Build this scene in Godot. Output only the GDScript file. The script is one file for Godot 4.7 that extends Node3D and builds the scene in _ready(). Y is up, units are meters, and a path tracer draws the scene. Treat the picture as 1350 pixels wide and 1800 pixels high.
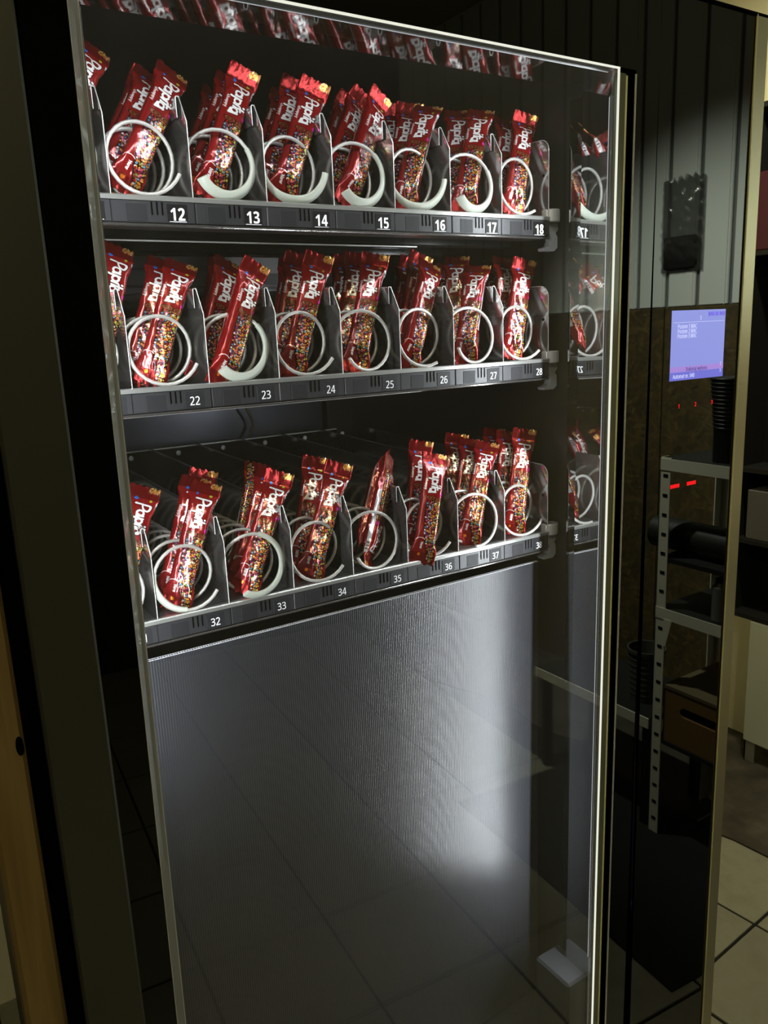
extends Node3D
# A snack vending machine seen from close by at its left front corner. x runs along the machine, z towards the room, y up.
# The lip of the top tray lies at y = H, the fronts of the trays at z = 0, the door glass at z = 0.112.

const H := 1.5486
const ROW_Y := [0.0, -0.1589, -0.3699]
const PITCH := 0.07
const ROW_WORD := ["top", "middle", "bottom"]

var M := {}
var rng := RandomNumberGenerator.new()
var names := {}


# ---------------------------------------------------------------- mesh builder
class Mb:
	var v := PackedVector3Array()
	var n := PackedVector3Array()
	var t := PackedVector2Array()
	var ix := PackedInt32Array()

	func tri_i(a: int, b: int, c: int, hint: Vector3) -> void:
		var g := (v[c] - v[a]).cross(v[b] - v[a])
		if g.dot(hint) < 0.0:
			ix.append_array([a, c, b])
		else:
			ix.append_array([a, b, c])

	func flat(pts: Array, hint: Vector3, uvs: Array = []) -> void:
		var s := v.size()
		var g: Vector3 = (pts[2] - pts[0]).cross(pts[1] - pts[0])
		if g.length() < 1e-14 and pts.size() > 3:
			g = (pts[3] - pts[0]).cross(pts[2] - pts[0])
		g = g.normalized()
		if g.dot(hint) < 0.0:
			g = -g
		for i in pts.size():
			v.append(pts[i])
			n.append(g)
			t.append(uvs[i] if uvs else Vector2(pts[i].x, pts[i].y))
		for i in range(1, pts.size() - 1):
			tri_i(s, s + i, s + i + 1, g)

	func box(c: Vector3, size: Vector3, bevel := 0.0, basis := Basis()) -> void:
		var h := size * 0.5
		var b := minf(bevel, minf(h.x, minf(h.y, h.z)) * 0.9)
		var tr := Transform3D(basis, c)
		for ax in 3:
			var p := (ax + 1) % 3
			var q := (ax + 2) % 3
			for s in [-1.0, 1.0]:
				var pts := []
				for k in [[-1, -1], [1, -1], [1, 1], [-1, 1]]:
					var w := Vector3()
					w[ax] = s * h[ax]
					w[p] = k[0] * (h[p] - b)
					w[q] = k[1] * (h[q] - b)
					pts.append(tr * w)
				var o := Vector3()
				o[ax] = s
				flat(pts, basis * o, [Vector2(0, 0), Vector2(1, 0), Vector2(1, 1), Vector2(0, 1)])
			if b > 0.0:
				for s in [-1.0, 1.0]:
					for u in [-1.0, 1.0]:
						var pts := []
						for k in [[0, -1], [0, 1], [1, 1], [1, -1]]:
							var w := Vector3()
							w[ax] = k[1] * (h[ax] - b)
							w[p] = s * (h[p] - (b if k[0] == 0 else 0.0))
							w[q] = u * (h[q] - (0.0 if k[0] == 0 else b))
							pts.append(tr * w)
						var o := Vector3()
						o[p] = s
						o[q] = u
						flat(pts, basis * o)
		if b > 0.0:
			for sx in [-1.0, 1.0]:
				for sy in [-1.0, 1.0]:
					for sz in [-1.0, 1.0]:
						var o := Vector3(sx, sy, sz)
						var pts := []
						for ax in 3:
							var w := Vector3(sx * (h.x - b), sy * (h.y - b), sz * (h.z - b))
							w[ax] = o[ax] * h[ax]
							pts.append(tr * w)
						flat(pts, basis * o)

	func span(a: Vector3, b: Vector3, bevel := 0.0) -> void:
		box((a + b) * 0.5, (b - a).abs(), bevel)

	# a polygon in the xy plane with depth along z, set by a transform
	func prism(poly: PackedVector2Array, z0: float, z1: float, tr := Transform3D()) -> void:
		var tris := Geometry2D.triangulate_polygon(poly)
		var mid := Vector2()
		for p in poly:
			mid += p / poly.size()
		for z in [z0, z1]:
			var o := tr.basis * Vector3(0, 0, 1 if z == maxf(z0, z1) else -1)
			for i in range(0, tris.size(), 3):
				var pts := []
				for k in 3:
					pts.append(tr * Vector3(poly[tris[i + k]].x, poly[tris[i + k]].y, z))
				flat(pts, o)
		var cw := Geometry2D.is_polygon_clockwise(poly)
		for i in poly.size():
			var a := poly[i]
			var b := poly[(i + 1) % poly.size()]
			var d := (b - a).normalized()
			var o := Vector3(-d.y, d.x, 0) if cw else Vector3(d.y, -d.x, 0)
			flat([tr * Vector3(a.x, a.y, z0), tr * Vector3(b.x, b.y, z0), tr * Vector3(b.x, b.y, z1), tr * Vector3(a.x, a.y, z1)], tr.basis * o)

	# an upright slab whose left and right edges may slant: x at the top and at the bottom
	func slab(xa: float, xb: float, xa2: float, xb2: float, y0: float, y1: float, z0: float, z1: float) -> void:
		prism(PackedVector2Array([Vector2(xa2, y0), Vector2(xb2, y0), Vector2(xb, y1), Vector2(xa, y1)]), z0, z1)

	# section: points (a, b) round the path; smooth
	func sweep(path: PackedVector3Array, section: Array, caps := true, scales: Array = [], up := Vector3.ZERO) -> void:
		var s := v.size()
		var m := section.size()
		var fr := up
		for i in path.size():
			var d := (path[mini(i + 1, path.size() - 1)] - path[maxi(i - 1, 0)]).normalized()
			if fr == Vector3.ZERO:
				fr = d.cross(Vector3.UP if absf(d.y) < 0.9 else Vector3.RIGHT)
			if up != Vector3.ZERO:
				fr = up
			var a := (fr - d * fr.dot(d)).normalized()
			fr = a
			var b := d.cross(a)
			var sc: float = scales[i] if scales else 1.0
			for k in m:
				var p: Vector2 = section[k] * sc
				var q0: Vector2 = section[(k + m - 1) % m]
				var q1: Vector2 = section[(k + 1) % m]
				var e := (q1 - q0).normalized()
				v.append(path[i] + a * p.x + b * p.y)
				n.append((a * e.y - b * e.x).normalized())
				t.append(Vector2(float(k) / m, float(i)))
		for i in path.size() - 1:
			for k in m:
				var p := s + i * m + k
				var q := s + i * m + (k + 1) % m
				tri_i(p, q, q + m, n[p])
				tri_i(p, q + m, p + m, n[p])
		if caps:
			for e in [0, path.size() - 1]:
				var d := (path[1] - path[0]) if e == 0 else (path[e - 1] - path[e])
				var pts := []
				for k in m:
					pts.append(v[s + e * m + k])
				flat(pts, -d.normalized())

	func tube(path: PackedVector3Array, r: float, sides := 8, caps := true) -> void:
		var sec := []
		for k in sides:
			sec.append(Vector2.from_angle(TAU * k / sides) * r)
		sweep(path, sec, caps)

	func lathe(profile: Array, segs: int, tr := Transform3D()) -> void:
		for i in profile.size() - 1:
			var a: Vector2 = profile[i]
			var b: Vector2 = profile[i + 1]
			var d := (b - a).normalized()
			var nn := Vector2(d.y, -d.x)
			if nn.x < 0 or (absf(nn.x) < 1e-6 and i < profile.size() / 2 and nn.y > 0):
				pass
			var s := v.size()
			for k in segs + 1:
				var c := Vector3(cos(TAU * k / segs), 0, sin(TAU * k / segs))
				for p in [a, b]:
					v.append(tr * (c * p.x + Vector3(0, p.y, 0)))
					n.append((tr.basis * (c * nn.x + Vector3(0, nn.y, 0))).normalized())
					t.append(Vector2(float(k) / segs, p.y))
			for k in segs:
				var p := s + k * 2
				tri_i(p, p + 2, p + 3, n[p] + n[p + 2])
				tri_i(p, p + 3, p + 1, n[p] + n[p + 2])

	func ball(c: Vector3, r: Vector3, seg := 12) -> void:
		var s := v.size()
		var ring := seg / 2
		for i in ring + 1:
			for k in seg + 1:
				var th := PI * i / ring
				var d := Vector3(sin(th) * cos(TAU * k / seg), cos(th), sin(th) * sin(TAU * k / seg))
				v.append(c + d * r)
				n.append((d / r).normalized())
				t.append(Vector2(float(k) / seg, float(i) / ring))
		for i in ring:
			for k in seg:
				var p := s + i * (seg + 1) + k
				tri_i(p, p + 1, p + seg + 2, n[p] + n[p + seg + 2])
				tri_i(p, p + seg + 2, p + seg + 1, n[p] + n[p + seg + 2])

	func mesh() -> ArrayMesh:
		var a := []
		a.resize(Mesh.ARRAY_MAX)
		a[Mesh.ARRAY_VERTEX] = v
		a[Mesh.ARRAY_NORMAL] = n
		a[Mesh.ARRAY_TEX_UV] = t
		a[Mesh.ARRAY_INDEX] = ix
		var m := ArrayMesh.new()
		m.add_surface_from_arrays(Mesh.PRIMITIVE_TRIANGLES, a)
		return m


# ---------------------------------------------------------------- things and parts
func numbered(s: String) -> String:
	if not names.has(s):
		names[s] = 0
		return s
	names[s] += 1
	return "%s_%03d" % [s, names[s]]


func thing(called: String, label: String, category: String, at: Vector3, group := "") -> Node3D:
	var o := Node3D.new()
	o.name = numbered(called)
	o.position = at
	add_child(o, true)
	meta(o, label, category, group)
	return o


func meta(o: Node, label: String, category: String, group := "") -> void:
	o.set_meta("label", label)
	o.set_meta("category", category)
	if group:
		o.set_meta("group", group)


# a part whose mesh is given in world places
func part(called: String, b: Mb, m: Material, parent: Node3D) -> MeshInstance3D:
	var o := MeshInstance3D.new()
	o.name = called
	o.mesh = b.mesh()
	o.material_override = m
	var p := Vector3.ZERO
	var q: Node = parent
	while q is Node3D and q != self:
		p += q.position
		q = q.get_parent()
	o.position = -p
	parent.add_child(o, true)
	return o


# a part in its parent's own axes
func local_part(called: String, me: Mesh, m: Material, parent: Node3D, tr := Transform3D()) -> MeshInstance3D:
	var o := MeshInstance3D.new()
	o.name = called
	o.mesh = me
	o.material_override = m
	o.transform = tr
	parent.add_child(o, true)
	return o


func single(called: String, b: Mb, m: Material, label: String, category: String, at: Vector3, group := "") -> MeshInstance3D:
	var o := MeshInstance3D.new()
	o.name = numbered(called)
	for i in b.v.size():
		b.v[i] -= at
	o.mesh = b.mesh()
	o.material_override = m
	o.position = at
	add_child(o, true)
	meta(o, label, category, group)
	return o


func struct(called: String, b: Mb, m: Material, label: String, category: String) -> MeshInstance3D:
	var o := MeshInstance3D.new()
	o.name = numbered(called)
	o.mesh = b.mesh()
	o.material_override = m
	add_child(o, true)
	meta(o, label, category)
	o.set_meta("kind", "structure")
	return o


func letters(called: String, s: String, cap: float, at: Vector3, m: Material, parent: Node3D, bold := false, narrow := 1.0) -> MeshInstance3D:
	var tm := TextMesh.new()
	var f := SystemFont.new()
	f.font_names = PackedStringArray(["Droid Sans"])
	f.font_weight = 700 if bold else 400
	tm.font = f
	tm.font_size = 64
	tm.pixel_size = cap / (64.0 * 0.714)
	tm.depth = 0.0002
	tm.text = s
	var o := MeshInstance3D.new()
	o.name = called
	o.mesh = tm
	o.material_override = m
	var p := Vector3.ZERO
	var q: Node = parent
	while q is Node3D and q != self:
		p += q.position
		q = q.get_parent()
	o.position = at - p
	o.scale = Vector3(narrow, 1, 1)
	parent.add_child(o, true)
	return o


func mat(color: Color, rough := 0.5, metal := 0.0, spec := 0.5) -> StandardMaterial3D:
	var m := StandardMaterial3D.new()
	m.albedo_color = color
	m.roughness = rough
	m.metallic = metal
	m.metallic_specular = spec
	return m


func glow(color: Color, energy: float) -> StandardMaterial3D:
	var m := mat(Color(0.02, 0.02, 0.02), 0.4)
	m.emission_enabled = true
	m.emission = color
	m.emission_energy_multiplier = energy
	return m


func noise_tex(seed_: int, freq: float, size: int, ramp: Array, octaves := 4, normal := 0.0, kind := FastNoiseLite.TYPE_SIMPLEX_SMOOTH) -> NoiseTexture2D:
	var f := FastNoiseLite.new()
	f.seed = seed_
	f.noise_type = kind
	f.frequency = freq
	f.fractal_octaves = octaves
	var x := NoiseTexture2D.new()
	x.noise = f
	x.width = size
	x.height = size
	x.seamless = true
	if normal > 0.0:
		x.as_normal_map = true
		x.bump_strength = normal
	elif ramp:
		var g := Gradient.new()
		g.offsets = PackedFloat32Array(ramp.map(func(r): return r[0]))
		g.colors = PackedColorArray(ramp.map(func(r): return r[1]))
		x.color_ramp = g
	return x


# ---------------------------------------------------------------- the print on the wrappers
var img: Image

func dot(x: float, y: float, r: float, c: Color) -> void:
	for j in range(maxi(0, int(y - r)), mini(img.get_height(), int(y + r) + 2)):
		for i in range(int(x - r), int(x + r) + 2):
			if (i - x) * (i - x) + (j - y) * (j - y) <= r * r:
				img.set_pixel(posmod(i, img.get_width()), j, c)


func stroke(pts: Array, r: float, c: Color) -> void:
	for k in pts.size() - 1:
		var a: Vector2 = pts[k]
		var b: Vector2 = pts[k + 1]
		var steps := maxi(1, int(a.distance_to(b) / maxf(1.0, r * 0.35)))
		for i in steps + 1:
			var p := a.lerp(b, float(i) / steps)
			dot(p.x, p.y, r, c)


func ring(cx: float, cy: float, rx: float, ry: float, a0 := 0.0, a1 := TAU) -> Array:
	var o := []
	for i in 15:
		var a := lerpf(a0, a1, i / 14.0)
		o.append(Vector2(cx + rx * cos(a), cy + ry * sin(a)))
	return o


# lettering that reads downwards: x along the pack, y to the right
func down(strokes: Array, ox: float, oy: float, k: float) -> Array:
	return strokes.map(func(s): return s.map(func(p): return Vector2(ox + p.y * k, oy + p.x * k)))


func wrapper_print() -> ImageTexture:
	img = Image.create(512, 1024, false, Image.FORMAT_RGB8)
	var red := Color8(124, 16, 17)
	img.fill(red)
	rng.seed = 11
	# chocolate and sprinkles showing through the lower half, and a patch on the back
	var choc := Color8(52, 16, 14)
	var warm := [Color8(226, 128, 28), Color8(224, 178, 52), Color8(212, 200, 150), Color8(236, 150, 60), Color8(150, 170, 70), Color8(220, 110, 110)]
	var cool := [Color8(206, 90, 96), Color8(96, 24, 84), Color8(222, 214, 204), Color8(96, 160, 190), Color8(176, 22, 34), Color8(214, 130, 60), Color8(140, 30, 110), Color8(120, 60, 40)]
	for y in range(448, 1024):
		var left := 214.0 + 6.0 * sin(y * 0.02) + (maxf(0.0, y - 740.0) * 0.34)
		for x in range(int(left), 356):
			img.set_pixel(x, y, choc)
	for y in range(70, 520):
		for x in range(462, 536):
			img.set_pixel(x % 512, y, choc)
	for y in range(0, 46):
		for x in range(296 - y / 3, 392):
			img.set_pixel(x, y, Color8(120, 60, 40))
	for j in 36:
		for i in 13:
			var y := 456.0 + j * 16.0 + rng.randf_range(-5, 5)
			var x := 222.0 + i * 16.0 + (8.0 if j % 2 == 1 else 0.0) + rng.randf_range(-5, 5)
			if x < 222.0 + (maxf(0.0, y - 740.0) * 0.34) or x > 350.0 or y > 1020.0:
				continue
			var pal: Array = warm if rng.randf() < (x - 240.0) / 115.0 else cool
			var c: Color = pal[rng.randi() % pal.size()]
			dot(x, y, rng.randf_range(5.5, 8.6), c.darkened(rng.randf() * 0.3))
	for k in 230:
		dot(rng.randf_range(468, 530), rng.randf_range(76, 512), rng.randf_range(5.5, 9.5), (warm if rng.randf() < 0.6 else cool)[rng.randi() % 6])
	for k in 130:
		dot(rng.randf_range(296, 390), rng.randf_range(0, 44), rng.randf_range(3, 6), (warm if rng.randf() < 0.8 else cool)[rng.randi() % 6])
	# swirls of chocolate cream above the sprinkles
	for c in [[246.0, 428.0, 44.0], [322.0, 436.0, 40.0]]:
		for s in [[1.0, Color8(64, 26, 14)], [0.72, Color8(126, 66, 36)], [0.45, Color8(70, 30, 16)], [0.2, Color8(120, 62, 34)]]:
			stroke(ring(c[0], c[1], c[2] * s[0], 17.0 * s[0]), 4.0, s[1])
	# coloured drops
	dot(208, 104, 13, Color8(42, 112, 204))
	dot(316, 110, 10, Color8(150, 172, 44))
	dot(222, 380, 14, Color8(222, 84, 34))
	dot(336, 388, 13, Color8(196, 22, 150))
	dot(216, 940, 13, Color8(232, 124, 26))
	# the name
	var name_strokes := [
		[Vector2(14, 6), Vector2(18, 88)], ring(26, 68, 30, 22, 1.7, -1.9), ring(74, 40, 17, 17), [Vector2(92, 58), Vector2(94, 24)],
		[Vector2(110, 60), Vector2(106, 2)], ring(126, 42, 16, 16), [Vector2(151, 58), Vector2(148, 26)], [Vector2(153, 80), Vector2(154, 82)],
		[Vector2(171, 84), Vector2(166, 28)], [Vector2(158, 64), Vector2(186, 68)], ring(190, 38, 15, 16), [Vector2(206, 56), Vector2(211, 18)], [Vector2(186, 18), Vector2(214, 12)],
	]
	var placed := down(name_strokes.map(func(s): return s.map(func(p): return Vector2(p.x * 1.12, p.y * 1.25))), 206, 128, 1.06)
	for s in placed:
		stroke(s, 11.5, Color8(62, 7, 12))
	for s in placed:
		stroke(s, 7.2, Color8(236, 232, 228))
	# the small word beside it
	var small := [
		ring(7, 6, 5, 5, 0.9, 5.4), [Vector2(16, 18), Vector2(16, 0)], ring(21, 2, 5, 7, PI, 0.0), [Vector2(26, 4), Vector2(26, 0)], ring(36, 6, 5, 5), ring(52, 6, 5, 5), [Vector2(46, 12), Vector2(46, -7)],
		ring(68, 6, 5, 5), [Vector2(62, 12), Vector2(62, -7)], [Vector2(78, 12), Vector2(83, 0)], [Vector2(88, 12), Vector2(80, -8)],
	]
	for s in down(small, 184, 258, 1.15):
		stroke(s, 2.3, Color8(230, 226, 222))
	# the flash near the foot
	for s in down([[Vector2(0, 0), Vector2(0, 20), Vector2(13, 0), Vector2(13, 20)], ring(25, 7, 6, 7, 0.0, 5.4), [Vector2(19, 8), Vector2(31, 8)], [Vector2(37, 15), Vector2(41, 0), Vector2(45, 12), Vector2(49, 0), Vector2(53, 15)]], 212, 836, 1.0):
		stroke(s, 3.0, Color8(236, 232, 228))
	stroke(ring(205, 830, 46, 34, 3.4, 5.6), 2.6, Color8(230, 210, 208))
	# the white label with its small print and bars, and the pale seam
	for y in range(120, 690):
		for x in range(360, 396):
			img.set_pixel(x, y, Color8(216, 214, 214))
		for x in range(92, 103):
			img.set_pixel(x, y, Color8(176, 160, 160))
	for k in 9:
		for y in range(250, 680):
			if rng.randf() < 0.6:
				img.set_pixel(362 + k * 4, y, Color8(120, 116, 116))
	for y in range(136, 226):
		if (y * 7 + (y / 3) * 5) % 9 < 4:
			for x in range(364, 393):
				img.set_pixel(x, y, Color8(30, 28, 30))
	return ImageTexture.create_from_image(img)


func osb_texture(base: Color) -> ImageTexture:
	img = Image.create(512, 512, false, Image.FORMAT_RGB8)
	img.fill(base.darkened(0.35))
	rng.seed = 5
	for k in 1500:
		var c := base.darkened(rng.randf() * 0.55).lerp(Color(base.r, base.g * 0.86, base.b * 0.6), rng.randf() * 0.5)
		var p := Vector2(rng.randf() * 512, rng.randf() * 512)
		var d := Vector2.from_angle(rng.randf() * TAU) * rng.randf_range(10, 42)
		var w := rng.randf_range(2.0, 7.0)
		var a := p - d
		for i in 24:
			var q := a.lerp(p + d, i / 23.0)
			for j in range(-int(w), int(w) + 1):
				var e := q + d.normalized().orthogonal() * j
				img.set_pixel(posmod(int(e.x), 512), posmod(int(e.y), 512), c)
	return ImageTexture.create_from_image(img)


# ---------------------------------------------------------------- packets
func outline(w: float, t: float, r: float) -> Array:
	var p := [Vector2(0, -t)]
	for c in [[-1.0, -1.0, -PI / 2], [-1.0, 1.0, PI], [1.0, 1.0, PI / 2], [1.0, -1.0, 0.0]]:
		for k in 5:
			var a: float = c[2] - PI / 2 * k / 4.0
			p.append(Vector2(c[0] * (w - r) + cos(a) * r, c[1] * (t - r) + sin(a) * r))
	p.append(Vector2(0, -t))
	return p


func packet_meshes(seed_: int) -> Array:
	var f := FastNoiseLite.new()
	f.seed = seed_
	f.frequency = 1.0
	var nu := 44
	var length := 0.128
	var rows := []
	for i in 41:
		rows.append(i / 40.0)
	var bend_top := 0.35 * sin(seed_ * 2.3)
	var bend_low := 0.3 * sin(seed_ * 1.7 + 1.0)
	var grid := []
	for v in rows:
		var e := minf(v, 1.0 - v)
		var k := smoothstep(0.085, 0.23, e)
		var w := lerpf(0.0152, 0.0117, k)
		var t := lerpf(0.0006, 0.0072, pow(k, 0.8))
		var line := outline(w, t, minf(t * 0.96, 0.0042))
		var sums := [0.0]
		for j in range(1, line.size()):
			sums.append(sums[j - 1] + line[j].distance_to(line[j - 1]))
		var row := []
		var crimp := 1.0 - smoothstep(0.06, 0.1, e)
		for i in nu + 1:
			var want: float = sums[-1] * i / nu
			var j := 1
			while j < line.size() - 1 and sums[j] < want:
				j += 1
			var q: Vector2 = line[j - 1].lerp(line[j], (want - sums[j - 1]) / maxf(1e-9, sums[j] - sums[j - 1]))
			var y: float = (1.0 - v) * length
			var u := float(i % nu) / nu
			# creases run from the seals into the film
			var cr := (1.0 - smoothstep(0.08, 0.36, e)) * smoothstep(0.03, 0.12, e)
			var dent := f.get_noise_3d(sin(u * TAU) * 3.4, cos(u * TAU) * 3.4, v * 9.0 + 4.0 * u) * 0.0022 * cr
			dent += f.get_noise_3d(sin(u * TAU) * 1.6 + 9.0, cos(u * TAU) * 1.6, v * 11.0) * 0.0008 * (1.0 - crimp)
			var o := q.normalized() * dent
			var p := Vector3(q.x + o.x, y, q.y + o.y)
			p.z += crimp * 0.0005 * sin(v * length * TAU / 0.0016) * (1.0 if q.y >= 0 else 1.0)
			if e == 0.0:
				p.y += 0.0007 * (1.0 if (int((q.x + 0.1) / 0.0009) % 2) == 0 else -1.0)
			var over := maxf(0.0, 0.1 - e) * length
			p.z += over * (bend_top if v < 0.5 else bend_low) * 1.6 + f.get_noise_2d(q.x * 130.0, v * 8.0 + 30.0) * 0.0014 * crimp * (over / 0.0128)
			row.append(p)
		grid.append(row)
	var out := []
	for cut in [[4, 36], [0, 4], [36, 40]]:
		var b := Mb.new()
		for r in range(cut[0], cut[1] + 1):
			for i in nu + 1:
				b.v.append(grid[r][i])
				b.t.append(Vector2(float(i) / nu, rows[r]))
				var du: Vector3 = grid[r][(i + 1) % nu] - grid[r][(i + nu - 1) % nu]
				var dv: Vector3 = grid[mini(r + 1, 40)][i] - grid[maxi(r - 1, 0)][i]
				b.n.append(dv.cross(du).normalized() * -1.0)
		for r in cut[1] - cut[0]:
			for i in nu:
				var p: int = r * (nu + 1) + i
				b.tri_i(p, p + 1, p + nu + 2, b.n[p])
				b.tri_i(p, p + nu + 2, p + nu + 1, b.n[p])
		out.append(b.mesh())
	return out


func make_packet(seed_: int) -> Node3D:
	var me := packet_meshes(seed_)
	var o := Node3D.new()
	local_part("wrapper", me[0], M.film, o)
	local_part("sealed_end", me[1], M.foil, o)
	local_part("sealed_end", me[2], M.foil, o)
	return o


# ---------------------------------------------------------------- coils
const COIL_R := 0.0299
const COIL_PITCH := 0.0255

func coil_point(a: float, way: float, r := COIL_R) -> Vector3:
	return Vector3(cos(a * way) * r, sin(a * way) * r, -COIL_PITCH * a / TAU)


func coil_mesh(way: float, turns: float) -> ArrayMesh:
	var p := PackedVector3Array()
	var n := int(turns * 28)
	for i in n + 1:
		p.append(coil_point(TAU * turns * i / n, way))
	var b := Mb.new()
	b.tube(p, 0.00175, 7)
	return b.mesh()


# a flat plastic sleeve pushed over the end of the wire: it widens towards the end
func sleeve_mesh(way: float, a0: float, a1: float, wide: float) -> ArrayMesh:
	var b := Mb.new()
	var p := PackedVector3Array()
	for i in 41:
		p.append(coil_point(lerpf(a0, a1, i / 40.0), way, COIL_R))
	var s := b.v.size()
	var sec := []
	for k in 12:
		var a := TAU * k / 12
		sec.append(Vector2(signf(cos(a)) * pow(absf(cos(a)), 0.5), signf(sin(a)) * pow(absf(sin(a)), 0.5)))
	for i in p.size():
		var d := (p[mini(i + 1, 40)] - p[maxi(i - 1, 0)]).normalized()
		var radial := Vector3(p[i].x, p[i].y, 0).normalized()
		var x := d.cross(radial).normalized()
		if x.z < 0.0:
			x = -x
		var k := i / 40.0
		var w := lerpf(wide, 0.0022, smoothstep(0.45, 1.0, k))
		var long := (radial * -0.75 + x * 0.66).normalized()
		var across := long.cross(d).normalized()
		for q in sec:
			var e := Vector2(q.x / maxf(w, 1e-5), q.y / 0.0021).normalized()
			b.v.append(p[i] + long * (q.x * w + w - 0.0022) + across * q.y * 0.0021)
			b.n.append((long * e.x + across * e.y).normalized())
			b.t.append(Vector2(k, 0))
	for i in 40:
		for k in 12:
			var u := s + i * 12 + k
			var w2 := s + i * 12 + (k + 1) % 12
			b.tri_i(u, w2, w2 + 12, b.n[u])
			b.tri_i(u, w2 + 12, u + 12, b.n[u])
	for e in [0, 40]:
		var pts := []
		for k in 12:
			pts.append(b.v[s + e * 12 + k])
		b.flat(pts, (p[0] - p[1]) if e == 0 else (p[40] - p[39]))
	return b.mesh()


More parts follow.
